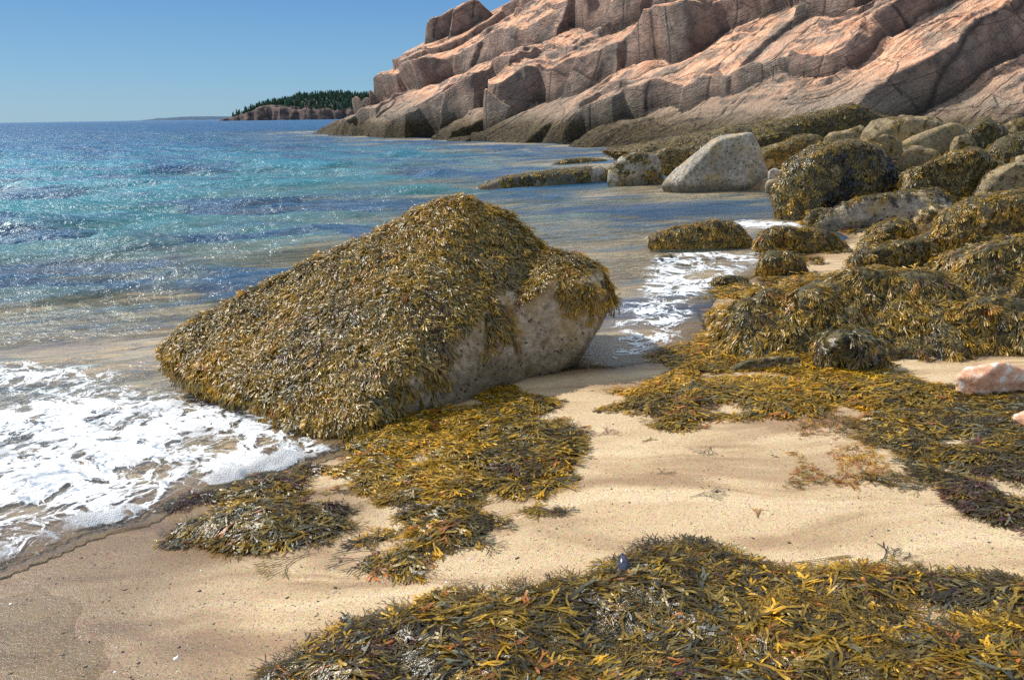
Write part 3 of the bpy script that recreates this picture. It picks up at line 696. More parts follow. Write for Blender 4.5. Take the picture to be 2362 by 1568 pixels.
RK = [
 dict(label='big bare grey pyramid-shaped boulder crusted with barnacles at the water edge', sil=[(1528, 428), (1552, 400), (1600, 355), (1640, 322), (1672, 311), (1702, 322), (1745, 360), (1768, 395), (1766, 424), (1738, 434)], mat=ROCK_GREY, cover=.22, dens=90, cov_sz=.12, seed=11, amp=.03, bare_dir=(0, -1, .1)),
 dict(label='long low grey rock with patchy seaweed, left of the speckled round rock', sil=[(1112, 430), (1160, 410), (1230, 397), (1320, 391), (1380, 384), (1402, 396), (1403, 428), (1280, 434), (1180, 437)], mat=ROCK_GREY, cover=.62, dens=160, seed=12, thick=.6, amp=.03, sink=.3),
 dict(label='rounded speckled rock dotted with golden seaweed, touching the grey pyramid boulder on its right', sil=[(1404, 424), (1404, 390), (1430, 362), (1470, 350), (1510, 358), (1528, 385), (1528, 420), (1480, 428)], mat=ROCK_GREY, cover=.5, dens=150, seed=13, amp=.03),
 dict(label='low weedy rock peeping between the speckled rock and the grey pyramid boulder', sil=[(1490, 375), (1500, 350), (1540, 338), (1590, 342), (1590, 375), (1545, 392)], mat=ROCK_GOLD, cover=.75, dens=120, seed=14, Y=22),
 dict(label='lumpy golden weed-covered rock behind the right shoulder of the grey pyramid boulder', sil=[(1735, 350), (1790, 330), (1850, 310), (1890, 314), (1905, 345), (1885, 380), (1800, 390), (1745, 380)], mat=ROCK_GOLD, cover=.8, dens=120, seed=15, Y=21, cov_sz=.16),
 dict(label='low golden weedy rock just above the lumpy one', sil=[(1700, 325), (1760, 312), (1820, 305), (1840, 325), (1800, 345), (1720, 345)], mat=ROCK_GOLD, cover=.85, dens=90, seed=16, Y=24, cov_sz=.16, mixw=MIX_DARK),
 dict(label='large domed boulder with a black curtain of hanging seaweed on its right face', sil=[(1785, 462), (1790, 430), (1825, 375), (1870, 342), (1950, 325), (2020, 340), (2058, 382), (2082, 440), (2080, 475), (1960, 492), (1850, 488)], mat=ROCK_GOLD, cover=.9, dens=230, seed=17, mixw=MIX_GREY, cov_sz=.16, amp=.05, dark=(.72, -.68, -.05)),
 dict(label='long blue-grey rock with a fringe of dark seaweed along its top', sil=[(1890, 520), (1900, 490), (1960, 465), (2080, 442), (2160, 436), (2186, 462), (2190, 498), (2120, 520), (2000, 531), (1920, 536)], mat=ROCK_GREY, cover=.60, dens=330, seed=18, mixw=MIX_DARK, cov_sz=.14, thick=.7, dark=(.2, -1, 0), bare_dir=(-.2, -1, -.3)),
 dict(label='massive tan rounded boulder at the back, under the smooth tilted slab', sil=[(1988, 345), (1990, 305), (2012, 280), (2080, 266), (2150, 270), (2200, 285), (2210, 340), (2150, 385), (2060, 395), (2010, 370)], mat=ROCK_GOLD, cover=.42, dens=60, seed=19, Y=18, cov_sz=.14, amp=.05),
 dict(label='smooth grey-brown slab lying tilted on the massive tan boulder', sil=[(2062, 340), (2110, 312), (2190, 290), (2220, 292), (2226, 312), (2200, 345), (2160, 358), (2100, 352)], mat=ROCK_GOLD, cover=.14, dens=60, seed=20, Y=17.4, amp=.02, sink=0, thick=.6),
 dict(label='small rounded tan rock tucked beneath the tilted slab', sil=[(2045, 375), (2070, 347), (2120, 338), (2160, 350), (2165, 378), (2110, 392), (2060, 392)], mat=ROCK_GOLD, cover=.35, dens=80, seed=21, Y=17.2, sink=0),
 dict(label='long flat tan rock on the weedy shelf left of the massive tan boulder', sil=[(1880, 335), (1920, 305), (1985, 290), (1998, 300), (1995, 335), (1930, 345)], mat=ROCK_GOLD, cover=.3, dens=80, seed=22, Y=21.5),
 dict(label='broad dark grey weed-covered mound right of the black-curtained boulder', sil=[(2082, 445), (2090, 395), (2160, 380), (2200, 352), (2245, 338), (2290, 370), (2335, 400), (2310, 440), (2240, 478), (2190, 492), (2100, 480)], mat=ROCK_GOLD, cover=.88, dens=170, seed=23, mixw=MIX_GREY, cov_sz=.16, Y=12.4),
 dict(label='dark rounded rock behind the broad mound at the upper right', sil=[(2222, 320), (2235, 285), (2275, 273), (2312, 290), (2330, 335), (2290, 350), (2240, 345)], mat=ROCK_TAN, cover=.85, dens=90, seed=24, mixw=MIX_DARK, Y=18.5, cov_sz=.15),
 dict(label='small knobbly rock wedged at the right end of the tilted slab', sil=[(2195, 335), (2205, 315), (2228, 308), (2250, 325), (2252, 348), (2215, 352)], mat=ROCK_GOLD, cover=.5, dens=90, seed=25, Y=16.8),
 dict(label='weedy grey rock against the right edge of the view, highest of the pile', sil=[(2280, 350), (2310, 318), (2370, 300), (2440, 310), (2450, 400), (2330, 400)], mat=ROCK_TAN, cover=.85, dens=110, seed=26, mixw=MIX_GREY, Y=15.5, cov_sz=.15),
 dict(label='weedy rock at the foot of the cliff in the top right corner of the beach', sil=[(2310, 300), (2330, 275), (2400, 268), (2440, 280), (2440, 320), (2330, 318)], mat=ROCK_GOLD, cover=.7, dens=60, seed=27, Y=21, cov_sz=.15),
 dict(label='pointed golden tan boulder with one smooth bare flank at the right edge', sil=[(2240, 470), (2275, 405), (2310, 380), (2350, 372), (2430, 390), (2440, 480), (2300, 485)], mat=ROCK_GOLD, cover=.5, dens=120, seed=28, Y=12, bare_dir=(-1, -.4, .3)),
 dict(label='wide weed-draped boulder with a dark hollow under its left end', sil=[(2165, 535), (2185, 498), (2240, 470), (2330, 450), (2430, 440), (2470, 500), (2460, 600), (2300, 600), (2262, 585), (2225, 560)], mat=ROCK_TAN, cover=.93, dens=420, seed=29, Y=8.7, cov_sz=.13, amp=.05),
 dict(label='low dark weedy rock standing alone in the shallows', sil=[(1500, 546), (1550, 526), (1610, 512), (1660, 506), (1692, 512), (1716, 535), (1730, 560), (1640, 578), (1560, 570)], mat=ROCK_TAN, cover=.95, dens=520, seed=30, cov_sz=.13, thick=.7, mixw=MIX_GOLD, sink=.15),
 dict(label='flat golden-weed rock right of the lone rock in the shallows', sil=[(1745, 555), (1760, 535), (1800, 526), (1870, 523), (1910, 538), (1950, 568), (1900, 580), (1800, 577)], mat=ROCK_TAN, cover=.95, dens=520, seed=31, cov_sz=.13, thick=.7),
 dict(label='humped weedy rock in front of the long blue-grey rock', sil=[(1985, 570), (1998, 545), (2035, 515), (2085, 499), (2108, 515), (2115, 560), (2060, 588), (1990, 588)], mat=ROCK_TAN, cover=.94, dens=480, seed=32, cov_sz=.13),
 dict(label='low spread-out weedy rock at the foot of the humped one', sil=[(1960, 600), (1990, 568), (2060, 562), (2140, 565), (2210, 592), (2230, 625), (2080, 622), (1985, 612)], mat=ROCK_TAN, cover=.93, dens=480, seed=33, cov_sz=.13, thick=.6),
 dict(label='small round rock with long strands combed down its face, beside the foam', sil=[(1748, 628), (1752, 600), (1775, 582), (1810, 578), (1845, 588), (1864, 625), (1800, 636)], mat=ROCK_TAN, cover=.9, dens=600, seed=34, cov_sz=.13),
 dict(label='little reddish rock awash in the foam below the lone dark rock', sil=[(1505, 602), (1520, 590), (1540, 585), (1562, 594), (1575, 604), (1530, 606)], mat=ROCK_TAN, cover=.5, dens=400, seed=35, cov_sz=.07, name='rock', cat='rock'),
 dict(label='small grey-topped stone on the sand among the weeds left of the long mound', sil=[(1962, 622), (1968, 606), (1990, 598), (2015, 605), (2022, 622), (1990, 628)], mat=ROCK_GREY, cover=.5, dens=400, seed=36, cov_sz=.09, name='rock', cat='rock'),
 dict(label='long low rock mound combed over with golden brown seaweed, centre right', sil=[(1640, 765), (1690, 705), (1790, 665), (1900, 640), (2040, 640), (2160, 665), (2240, 720), (2290, 790), (2200, 818), (2040, 822), (1880, 806), (1740, 790)], mat=ROCK_TAN, cover=1.0, dens=900, seed=37, Y=5.25, cov_sz=.115, thick=1.5, slope=.25, amp=.13, mixw=MIX_GOLD),
 dict(label='grey knob of rock with a beard of wet weed in front of the long mound', sil=[(1885, 822), (1895, 785), (1935, 764), (1990, 762), (2032, 785), (2042, 826), (1980, 836), (1920, 832)], mat=ROCK_GREY, cover=.74, dens=800, seed=38, cov_sz=.11, mixw=MIX_GREY, Y=5.0),
 dict(label='weed-covered hump at the right edge above the long mound', sil=[(2215, 640), (2250, 590), (2330, 562), (2420, 550), (2500, 640), (2480, 760), (2330, 745), (2250, 700)], mat=ROCK_TAN, cover=.96, dens=700, seed=39, Y=6.0, cov_sz=.11, amp=.10, thick=1.3, slope=.4),
 dict(label='wide weedy hump at the right edge beside the dark tangle of weed', sil=[(2190, 790), (2240, 720), (2330, 690), (2430, 690), (2520, 760), (2500, 830), (2330, 830), (2230, 822)], mat=ROCK_TAN, cover=.98, dens=800, seed=40, Y=5.2, cov_sz=.11, amp=.10, thick=1.3, slope=.3, mixw=MIX_GOLD),
 dict(label='orange-pink rock flecked with white lying on the pale sand at the right', sil=[(2205, 868), (2230, 850), (2285, 842), (2350, 852), (2420, 880), (2430, 912), (2330, 914), (2240, 893)], mat=ROCK_PINK, cover=0, seed=41, thick=.6, amp=.03, name='rock', cat='rock'),
 dict(label='thin strip of weedy rock breaking the surface near the cliff', sil=[(1270, 378), (1300, 367), (1350, 364), (1400, 370), (1385, 377), (1320, 380)], mat=ROCK_TAN, cover=.95, dens=150, seed=42, cov_sz=.14, thick=.4, amp=.02, name='rock', cat='rock'),
 dict(label='small grey cobble at the right foot of the pyramid boulder', sil=[(1770, 408), (1775, 390), (1790, 386), (1803, 395), (1803, 410), (1785, 413)], mat=ROCK_GREY, cover=0, seed=43, Y=18, name='rock', cat='rock'),
 dict(label='flat pale cobble in front of the small grey one', sil=[(1765, 430), (1772, 416), (1800, 410), (1822, 418), (1815, 432), (1785, 435)], mat=ROCK_GREY, cover=.1, dens=60, seed=44, Y=17.2, name='rock', cat='rock'),
 dict(label='pinkish rock half buried in dark weed at the right edge below the orange-pink rock', sil=[(2330, 985), (2345, 955), (2390, 940), (2450, 950), (2450, 1000), (2370, 1005)], mat=ROCK_PINK, cover=.6, dens=300, seed=45, cov_sz=.1, name='rock', cat='rock', Y=None),
 dict(label='low weed-smothered rock lying between the lone rock and the long mound', sil=[(1800, 665), (1850, 640), (1950, 625), (2060, 628), (2150, 640), (2200, 670), (2000, 690)], mat=ROCK_TAN, cover=.97, dens=600, seed=46, cov_sz=.14, thick=.5),
 dict(label='red-brown bare rock rib showing through the weed in front of the long mound', sil=[(1680, 850), (1720, 832), (1790, 822), (1840, 826), (1820, 842), (1730, 856)], mat=ROCK_TAN, cover=.62, dens=300, seed=47, cov_sz=.08, thick=.5, name='rock', cat='rock'),
 dict(label='squat angular weedy stone between the domed boulder and the blue-grey rock tip', sil=[(1855, 505), (1868, 485), (1900, 478), (1925, 490), (1925, 512), (1880, 520)], mat=ROCK_TAN, cover=.7, dens=260, seed=61, cov_sz=.11, name='rock', cat='rock'),
 dict(label='tan block showing bare sides in front of the broad dark mound', sil=[(2110, 520), (2118, 488), (2160, 470), (2215, 480), (2225, 520), (2170, 535)], mat=ROCK_TAN, cover=.5, dens=260, seed=62, cov_sz=.11, Y=10.6),
 dict(label='weedy lump filling the gap left of the wide draped boulder', sil=[(2105, 570), (2120, 545), (2165, 530), (2210, 548), (2225, 580), (2160, 592)], mat=ROCK_TAN, cover=.85, dens=420, seed=63, cov_sz=.11, Y=8.9),
 dict(label='grey angular stone perched behind the pointed golden boulder', sil=[(2330, 395), (2345, 362), (2390, 350), (2430, 365), (2440, 400), (2370, 405)], mat=ROCK_GREY, cover=.5, dens=160, seed=64, cov_sz=.13, Y=14.2),
 dict(label='golden flat-topped rock in front of the massive tan boulder', sil=[(1905, 400), (1925, 372), (1985, 362), (2035, 378), (2040, 405), (1960, 415)], mat=ROCK_GOLD, cover=.65, dens=140, seed=65, cov_sz=.14, Y=16.2),
 dict(label='low wet stone lying in the foam edge left of the small combed rock', sil=[(1640, 655), (1655, 640), (1690, 634), (1725, 642), (1730, 656), (1685, 662)], mat=ROCK_TAN, cover=.85, dens=500, seed=66, cov_sz=.1, thick=.5, name='rock', cat='rock'),
 dict(label='knee-high rock shaggy with dark weed, second from the right edge above the long mound', sil=[(2110, 655), (2130, 622), (2175, 605), (2225, 618), (2245, 655), (2170, 668)], mat=ROCK_TAN, cover=.9, dens=600, seed=67, cov_sz=.11, mixw=MIX_DARK),
 dict(label='bare tan rock with a weedy cap on the shelf above the domed boulder', sil=[(1985, 345), (1995, 322), (2040, 312), (2075, 322), (2080, 350), (2030, 356)], mat=ROCK_GOLD, cover=.5, dens=120, seed=68, cov_sz=.14, Y=16.8),
]
for kw in RK: sil_rock(**kw)
# weedy ledge at the cliff foot
sil_rock(label='long dark weed-blanketed ledge between the cliff and the boulders', sil=[(1400, 346), (1500, 334), (1640, 322), (1800, 308), (1960, 294), (2080, 288), (2090, 330), (1900, 350), (1700, 352), (1500, 360)], mat=ROCK_GOLD, cover=.97, Y=26, dens=60, cov_sz=.2, mixw=MIX_DARK, seed=60, thick=.9, name='rock_ledge', cat='ledge', amp=.07)

# ------------------------------------------------------------------ drifted seaweed
def patch(name, label, poly, hmax=.06, dens=900, size=.13, tpls=None, mixw=MIX_GOLD, seed=1, flow=0.0, jit=50, holes=(), rag=.06, kind=None, matlvl=-.02, patchy=0.0, tip=1.5, thin=0.0, sh=.16, cell=.025):
    W = np.array([hit(*p)[:2] for p in poly])
    HW = [np.array([hit(*p)[:2] for p in h]) for h in holes]
    x0, y0 = W.min(0) - .1; x1, y1 = W.max(0) + .1
    def edge(X, Y):
        d = polydist(W, X, Y)
        for h in HW: d = np.minimum(d, -polydist(h, X, Y))
        d = d + rag * fbm(X * 5, Y * 5, 0, 4, seed + 3) * 1.6
        if patchy > 0: d = np.minimum(d, (fbm(X * 3.2, Y * 3.2, 0, 3, seed + 9) + .42 - patchy) * .3)
        return d
    def surf(X, Y, d=None):
        d = edge(X, Y) if d is None else d
        e = np.clip(d, 0, None)
        return np.maximum(terrain(X, Y), 0 if False else -9) + hmax * (1 - np.exp(-e / sh)) * (.75 + .5 * fbm(X * 2.5, Y * 2.5, 0, 3, seed + 5) + .3 * fbm(X * 9, Y * 9, 0, 2, seed + 6))
    gx = np.arange(x0, x1, cell); gy = np.arange(y0, y1, cell)
    GX, GY = np.meshgrid(gx, gy)
    E = edge(GX, GY); Z = surf(GX, GY, E)
    V = np.stack([GX, GY, Z - .004], -1).reshape(-1, 3)
    Q = gridfaces(*GX.shape, mask=E > .03 + matlvl)
    # bilinear lookup for draping
    def look(X, Y):
        fx = np.clip((X - gx[0]) / cell, 0, len(gx) - 1.001); fy = np.clip((Y - gy[0]) / cell, 0, len(gy) - 1.001)
        ix = fx.astype(int); iy = fy.astype(int); fx -= ix; fy -= iy
        return Z[iy, ix] * (1 - fx) * (1 - fy) + Z[iy, ix + 1] * fx * (1 - fy) + Z[iy + 1, ix] * (1 - fx) * fy + Z[iy + 1, ix + 1] * fx * fy
    size = size * .80; dens = dens * 1.9
    area = (x1 - x0) * (y1 - y0); n = int(area * dens)
    px_ = rng.uniform(x0, x1, n); py_ = rng.uniform(y0, y1, n)
    ed = edge(px_, py_); k = ed > size * .35 * rng.random(n); px_ = px_[k]; py_ = py_[k]; ed = ed[k]; n = len(px_)
    P = np.stack([px_, py_, look(px_, py_)], 1)
    # local orientation: flow field swirls
    th = np.radians(flow) + 1.9 * fbm(px_ * 1.9, py_ * 1.9, 0, 3, seed + 11) + np.radians(rng.normal(0, jit * .8, n))
    th = np.where(fbm(px_ * 2.3, py_ * 2.3, 0, 2, seed + 12) + rng.normal(0, .25, n) < 0, th + math.pi, th)
    # keep the blades inside the drift: turn outward ones along the edge
    g = .06; ea = edge(px_ + np.cos(th) * g, py_ + np.sin(th) * g); th = np.where((ea < .0) & (rng.random(n) < .8), th + math.pi, th)
    T = np.stack([np.cos(th), np.sin(th), np.zeros(n)], 1); N = np.tile([0, 0, 1.0], (n, 1)) 
    N = unit(N + rng.normal(0, .10, (n, 3)))
    S = size * rng.uniform(.5, 1.25, n) * np.clip(.5 + ed / .12, .5, 1)
    C = pick_cols(P, mixw, seed)
    lift = rng.uniform(0, .022, n) * np.clip(ed / .1, .15, 1)
    tp = tpls or TPL_HI
    kt = rng.random(n) < thin
    out = []
    for sel, tt in ((~kt, tp), (kt, TPL_THIN)):
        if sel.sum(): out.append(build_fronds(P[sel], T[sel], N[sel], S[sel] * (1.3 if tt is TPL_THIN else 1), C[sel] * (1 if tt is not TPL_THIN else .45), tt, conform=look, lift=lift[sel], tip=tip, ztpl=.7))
    Vv, Qq, _ = compact(V, Q) if len(Q) else (np.zeros((0, 3)), np.zeros((0, 4), int), None)
    Vs = [Vv]; Qs = [Qq]; Cs = [np.tile([.05, .04, .02], (len(Vv), 1))]; off = len(Vv); mi = [np.ones(len(Qq), int)]
    for v, q, c in out:
        Vs.append(v); Qs.append(q + off); Cs.append(c); off += len(v); mi.append(np.zeros(len(q), int))
    Vs = np.concatenate(Vs); c0 = np.array([W[:, 0].mean(), W[:, 1].mean(), float(terrain(W[:, 0].mean()[None], W[:, 1].mean()[None])[0])])
    me = mk_mesh(name, Vs - c0, np.concatenate(Qs), attrs={'col': np.concatenate(Cs)}, mats=[WEED, MAT], matidx=np.concatenate(mi))
    return mk_obj(name, me, label=label, cat='seaweed', kind=kind, loc=Vector(c0), group=None if kind else 'clumps of seaweed on the sand')

patch('seaweed_heap', 'deep tangled heap of brown and olive seaweed filling the near right corner',
      [(560, 1590), (640, 1530), (730, 1470), (860, 1425), (930, 1395), (1000, 1360), (1100, 1372), (1180, 1385), (1260, 1345), (1380, 1325), (1430, 1290), (1520, 1262), (1600, 1255), (1670, 1280), (1740, 1320), (1800, 1325), (1900, 1312), (2050, 1308), (2200, 1335), (2362, 1325), (2600, 1330), (2900, 1700), (2500, 2100), (1300, 2100), (600, 1700)],
      hmax=.09, dens=2200, size=.125, mixw=MIX_FG, seed=101, flow=30, jit=45, holes=[[(2080, 1405), (2150, 1395), (2225, 1400), (2230, 1425), (2150, 1440), (2090, 1432)], [(1340, 1475), (1370, 1460), (1400, 1490), (1380, 1530), (1345, 1515)]], rag=.05, thin=.32, patchy=.0, kind='stuff')
patch('seaweed_bed', 'spread of golden olive seaweed on the sand along the near right foot of the huge boulder',
      [(790, 1015), (880, 985), (1000, 935), (1080, 890), (1180, 885), (1290, 925), (1300, 945), (1240, 960), (1260, 985), (1340, 978), (1370, 1050), (1362, 1110), (1280, 1150), (1150, 1138), (1090, 1125), (1100, 1155), (900, 1168), (830, 1130), (700, 1150), (560, 1160), (520, 1150), (600, 1110), (700, 1070)],
      hmax=.045, dens=2100, size=.115, mixw=MIX_GOLD, seed=102, flow=15, jit=35, patchy=.16, holes=[[(915, 1055), (960, 1040), (1010, 1045), (1000, 1065), (940, 1082)], [(1060, 1095), (1130, 1080), (1150, 1095), (1100, 1110)]], rag=.06, thin=.12, kind='stuff')
patch('seaweed_clump', 'dark bushy clump of seaweed at the edge of the foam',
      [(395, 1215), (480, 1200), (530, 1168), (600, 1150), (700, 1162), (810, 1170), (800, 1215), (750, 1245), (650, 1270), (560, 1280), (500, 1252), (430, 1245)],
      hmax=.09, dens=1900, size=.12, mixw=MIX_DARK, seed=103, flow=10, jit=40, rag=.04, thin=.1)
patch('seaweed_clump', 'two-lobed olive clump of seaweed in the middle of the sand',
      [(860, 1190), (930, 1180), (1010, 1160), (1100, 1168), (1168, 1190), (1165, 1225), (1100, 1262), (1030, 1270), (980, 1325), (900, 1330), (850, 1338), (800, 1318), (850, 1290), (910, 1275), (960, 1240), (900, 1250), (805, 1262), (850, 1235), (950, 1215)],
      hmax=.07, dens=1900, size=.12, mixw=MIX_FG, seed=104, flow=35, jit=40, rag=.03, thin=.12)
patch('seaweed_clump', 'small flat sprig cluster of olive seaweed on the open sand beside the two-lobed clump',
      [(1188, 1180), (1240, 1165), (1330, 1172), (1335, 1190), (1260, 1192), (1210, 1198)], hmax=.02, dens=1500, size=.10, mixw=MIX_GOLD, seed=105, flow=5, jit=25, rag=.015)
patch('seaweed_clump', 'small tuft of golden seaweed on the sand above the right tip of the boulder-side spread',
      [(1275, 968), (1300, 958), (1325, 966), (1315, 980), (1280, 980)], hmax=.02, dens=1500, size=.07, mixw=MIX_GOLD, seed=106, rag=.01)
patch('seaweed_bed', 'broad golden seaweed bed stretching across the sand right of the huge boulder',
      [(1335, 945), (1400, 922), (1360, 905), (1370, 892), (1460, 898), (1530, 868), (1580, 850), (1500, 822), (1530, 795), (1620, 790), (1640, 760), (1900, 800), (2035, 825), (2000, 840), (2080, 870), (2200, 895), (2250, 910), (2200, 935), (2080, 950), (1960, 945), (1850, 960), (1760, 965), (1640, 975), (1560, 1000), (1480, 1020), (1500, 990), (1520, 960), (1450, 945), (1380, 955)],
      hmax=.06, dens=1500, size=.13, mixw=MIX_GOLD, seed=107, flow=10, jit=30, patchy=.03, rag=.05, thin=.08, kind='stuff')
patch('seaweed_bed', 'thin golden seaweed drifts over wet sand between the foam and the long mound',
      [(1600, 740), (1700, 690), (1620, 690), (1640, 665), (1740, 640), (1860, 632), (1980, 640), (2200, 620), (2300, 640), (2260, 700), (2100, 740), (1700, 780)],
      hmax=.04, dens=900, size=.13, mixw=MIX_GOLD, seed=108, flow=5, jit=25, rag=.10, patchy=.28, tpls=TPL_MID, kind='stuff')
patch('seaweed_bed', 'dark tangled seaweed mat spilling in from the right edge of the sand',
      [(1985, 955), (2100, 945), (2200, 930), (2280, 905), (2400, 900), (2700, 960), (2600, 1250), (2362, 1205), (2260, 1185), (2180, 1145), (2120, 1110), (2060, 1060), (2010, 1010)],
      hmax=.07, dens=1900, size=.12, mixw=MIX_DARK, seed=109, flow=-25, jit=40, patchy=.02, rag=.07, thin=.18, kind='stuff')
patch('seaweed_drift', 'loose olive and brown sprays along the lower edge of the dark mat',
      [(2180, 1150), (2260, 1160), (2400, 1200), (2500, 1230), (2362, 1210), (2250, 1195), (2120, 1130), (2000, 1110), (1960, 1080), (2060, 1085)], hmax=.012, dens=500, size=.12, mixw=MIX_FG, seed=110, flow=-15, jit=25, rag=.04, thin=.3, matlvl=9, kind='stuff')
patch('seaweed_scraps', 'thin scatter of small brown seaweed scraps on the sand left of the dark mat',
      [(1820, 985), (1900, 950), (2000, 970), (2060, 1060), (2080, 1110), (2000, 1150), (1880, 1130), (1780, 1140), (1840, 1060)], hmax=.0, dens=1500, size=.05, mixw=[2, 4, 1, 6, 2, 6, 10, 6, 1], seed=111, flow=0, jit=30, rag=.08, matlvl=9, patchy=.12, kind='stuff', tpls=TPL_MID)
patch('seaweed_bed', 'golden weed between the rocks of the shallows and the humped rock',
      [(1860, 600), (1960, 570), (2180, 560), (2400, 560), (2600, 620), (2400, 680), (2150, 640), (1950, 650), (1870, 632)],
      hmax=.06, dens=500, size=.14, mixw=MIX_GOLD, seed=112, flow=5, jit=35, rag=.12, patchy=.3, tpls=TPL_MID, kind='stuff')
patch('seaweed_bed', 'dark weed carpeting the ground beneath the upper boulder pile',
      [(1840, 515), (1960, 430), (1900, 400), (1800, 385), (1700, 350), (1700, 320), (2000, 285), (2500, 270), (2900, 400), (2900, 560), (2300, 600), (2150, 520), (2050, 535), (1960, 540)],
      hmax=.12, dens=80, size=.2, mixw=MIX_DARK, seed=113, flow=5, jit=60, rag=.1, tpls=TPL_LO, kind='stuff', sh=.4, cell=.06)
patch('seaweed_clump', 'dark purple tangle of fine weed washed to the tip of the foam',
      [(350, 1182), (400, 1160), (470, 1128), (560, 1112), (620, 1090), (640, 1110), (560, 1140), (470, 1160), (400, 1185)], hmax=.03, dens=1100, size=.10, mixw=[20, 16, 6, 8, 3, 3, 2, 1, 0], seed=114, flow=25, jit=35, rag=.03, thin=.5, matlvl=.02)

# loose single strands
def strand(label, px, py, size, ang, tpl, col, name='seaweed_strand'):
    h = hit(px, py); th = math.radians(ang)
    P = np.array([h]); T = np.array([[math.cos(th), math.sin(th), 0]]); N = np.array([[0, 0, 1.0]])
    v, q, c = build_fronds(P, T, N, np.array([size]), np.array([col]), [tpl], conform=terrain, lift=np.array([.002]), tip=1.6, ztpl=.12)
    mk_obj(name, mk_mesh(name, v - h, q, attrs={'col': c}, mats=[WEED]), label=label, cat='seaweed', loc=Vector(h), group='loose strands of seaweed on the sand')
BR = (.12, .05, .025); DK = (.03, .022, .018); OL = (.14, .10, .02)
for a in [
 ('olive wisp of seaweed trailing over the sand below the dark bushy clump', 730, 1278, .20, 195, TPL_THIN[0], OL),
 ('long thin dark stalk joining the lower lobe of the two-lobed clump', 900, 1272, .22, 192, TPL_THIN[1], DK),
 ('dark forked twig of weed standing alone on the open sand', 1640, 1030, .12, 250, TPL_THIN[2], DK),
 ('short straight brown sliver of weed on the open sand', 1512, 1095, .09, 15, TPL_THIN[3], BR),
 ('little y-shaped dark sprig near the middle of the sand', 1590, 1148, .14, 20, TPL_THIN[4], DK),
 ('single amber blade of weed on bare sand', 1748, 1195, .07, 80, TPL_MID[2], (.3, .16, .04)),
 ('forked brown spray hooked at the left edge of the golden bed', 1365, 1008, .14, 20, TPL_THIN[5], BR),
 ('pale olive blade lying above the near heap', 1760, 1300, .22, -12, TPL_STALK[0], OL),
 ('long branched brown strand below the scattered scraps', 1960, 1105, .35, -18, TPL_STALK[1], OL),
 ('dark wiry strand curving from the dark mat across the sand', 2130, 1165, .26, -10, TPL_STALK[0], DK),
 ('small dark sprig near the right edge of the sand', 2330, 1240, .12, -30, TPL_THIN[4], BR),
 ('thin hooked stalk rising from the top of the near heap', 2010, 1305, .16, 20, TPL_THIN[5], DK),
 ('orange-brown ribbon of kelp on the near heap', 1540, 1440, .18, 20, TPL_THIN[2], (.45, .12, .03)),
]: strand(*a)

def debris():
    n = 2600
    px = rng.uniform(-100, 2400, n); py = 860 + 700 * rng.random(n) ** .8
    P = np.array([atz(a_, b_, .08) for a_, b_ in zip(px, py)]); z = terrain(P[:, 0], P[:, 1])
    k = (-polydist(SEA, P[:, 0], P[:, 1]) > .03); P = P[k]; z = z[k]; n = len(P)
    P[:, 2] = z
    base = np.array([(1, 0, 0), (0, 1, 0), (-1, 0, 0), (0, -1, 0), (0, 0, .7), (0, 0, -.5)], float)
    T = np.array([(0, 1, 4), (1, 2, 4), (2, 3, 4), (3, 0, 4), (1, 0, 5), (2, 1, 5), (3, 2, 5), (0, 3, 5)])
    S = rng.lognormal(math.log(.0024), .5, n); a_ = rng.uniform(0, 6.28, n)
    B = base[None] * rng.uniform(.5, 1.4, (n, 6, 1)) * S[:, None, None]
    X_ = B[..., 0] * np.cos(a_)[:, None] * 1.6 - B[..., 1] * np.sin(a_)[:, None]; Y_ = B[..., 0] * np.sin(a_)[:, None] * 1.6 + B[..., 1] * np.cos(a_)[:, None]
    V = np.stack([X_, Y_, B[..., 2]], -1) + P[:, None, :]
    cols = np.array([(.04, .03, .03), (.10, .05, .03), (.85, .8, .72), (.35, .25, .18), (.06, .05, .03)])[rng.choice(5, n, p=[.4, .2, .12, .13, .15])]
    mm = NT('grit'); mt = mm.done(mm.bsdf(mm.attr('col').outputs['Color'], .5, .5, None))
    me = mk_mesh('beach_grit', V.reshape(-1, 3), T=(T[None] + (np.arange(n) * 6)[:, None, None]).reshape(-1, 3), attrs={'col': np.repeat(cols, 6, 0)}, mats=[mt])
    mk_obj('beach_grit', me, kind='stuff', label='tiny pebbles and shell bits strewn over the sand', cat='pebbles')
debris()
# small shiny dark mussel-like shell on the heap
def shell():
    h = hit(1437, 1345); h = h + np.array([0, 0, .075])
    n, m_ = 14, 10; V = []; 
    for i in range(n):
        t = i / (n - 1); w = .024 * math.sin(math.pi * min(t * .93 + .04, 1)) ** .6 * (1.1 - .3 * t)
        for j in range(m_):
            s = -1 + 2 * j / (m_ - 1)
            V.append((s * w, (t - .5) * .085, .018 * (1 - s * s) * math.sin(math.pi * (.1 + .85 * t)) ))
    V = np.array(V); Q = gridfaces(n, m_)
    R = np.array(Matrix.Rotation(math.radians(38), 3, 'X')); V = V @ R.T
    mm = NT('blue_black_shell'); p = mm.pos(); nn = mm.noise(p, 90, 3)
    mt = mm.done(mm.bsdf(mm.ramp(nn, [(.35, (.012, .012, .025)), (.65, (.06, .06, .10))]), .18, .8, mm.bump(nn, .2, .002)))
    me = mk_mesh('mussel_shell', V, Q, mats=[mt])
    o = mk_obj('mussel_shell', me, label='blue-black pointed shell resting upright on the near seaweed heap', cat='shell', loc=Vector(h))
    md = o.modifiers.new('thickness', 'SOLIDIFY'); md.thickness = .003
shell()

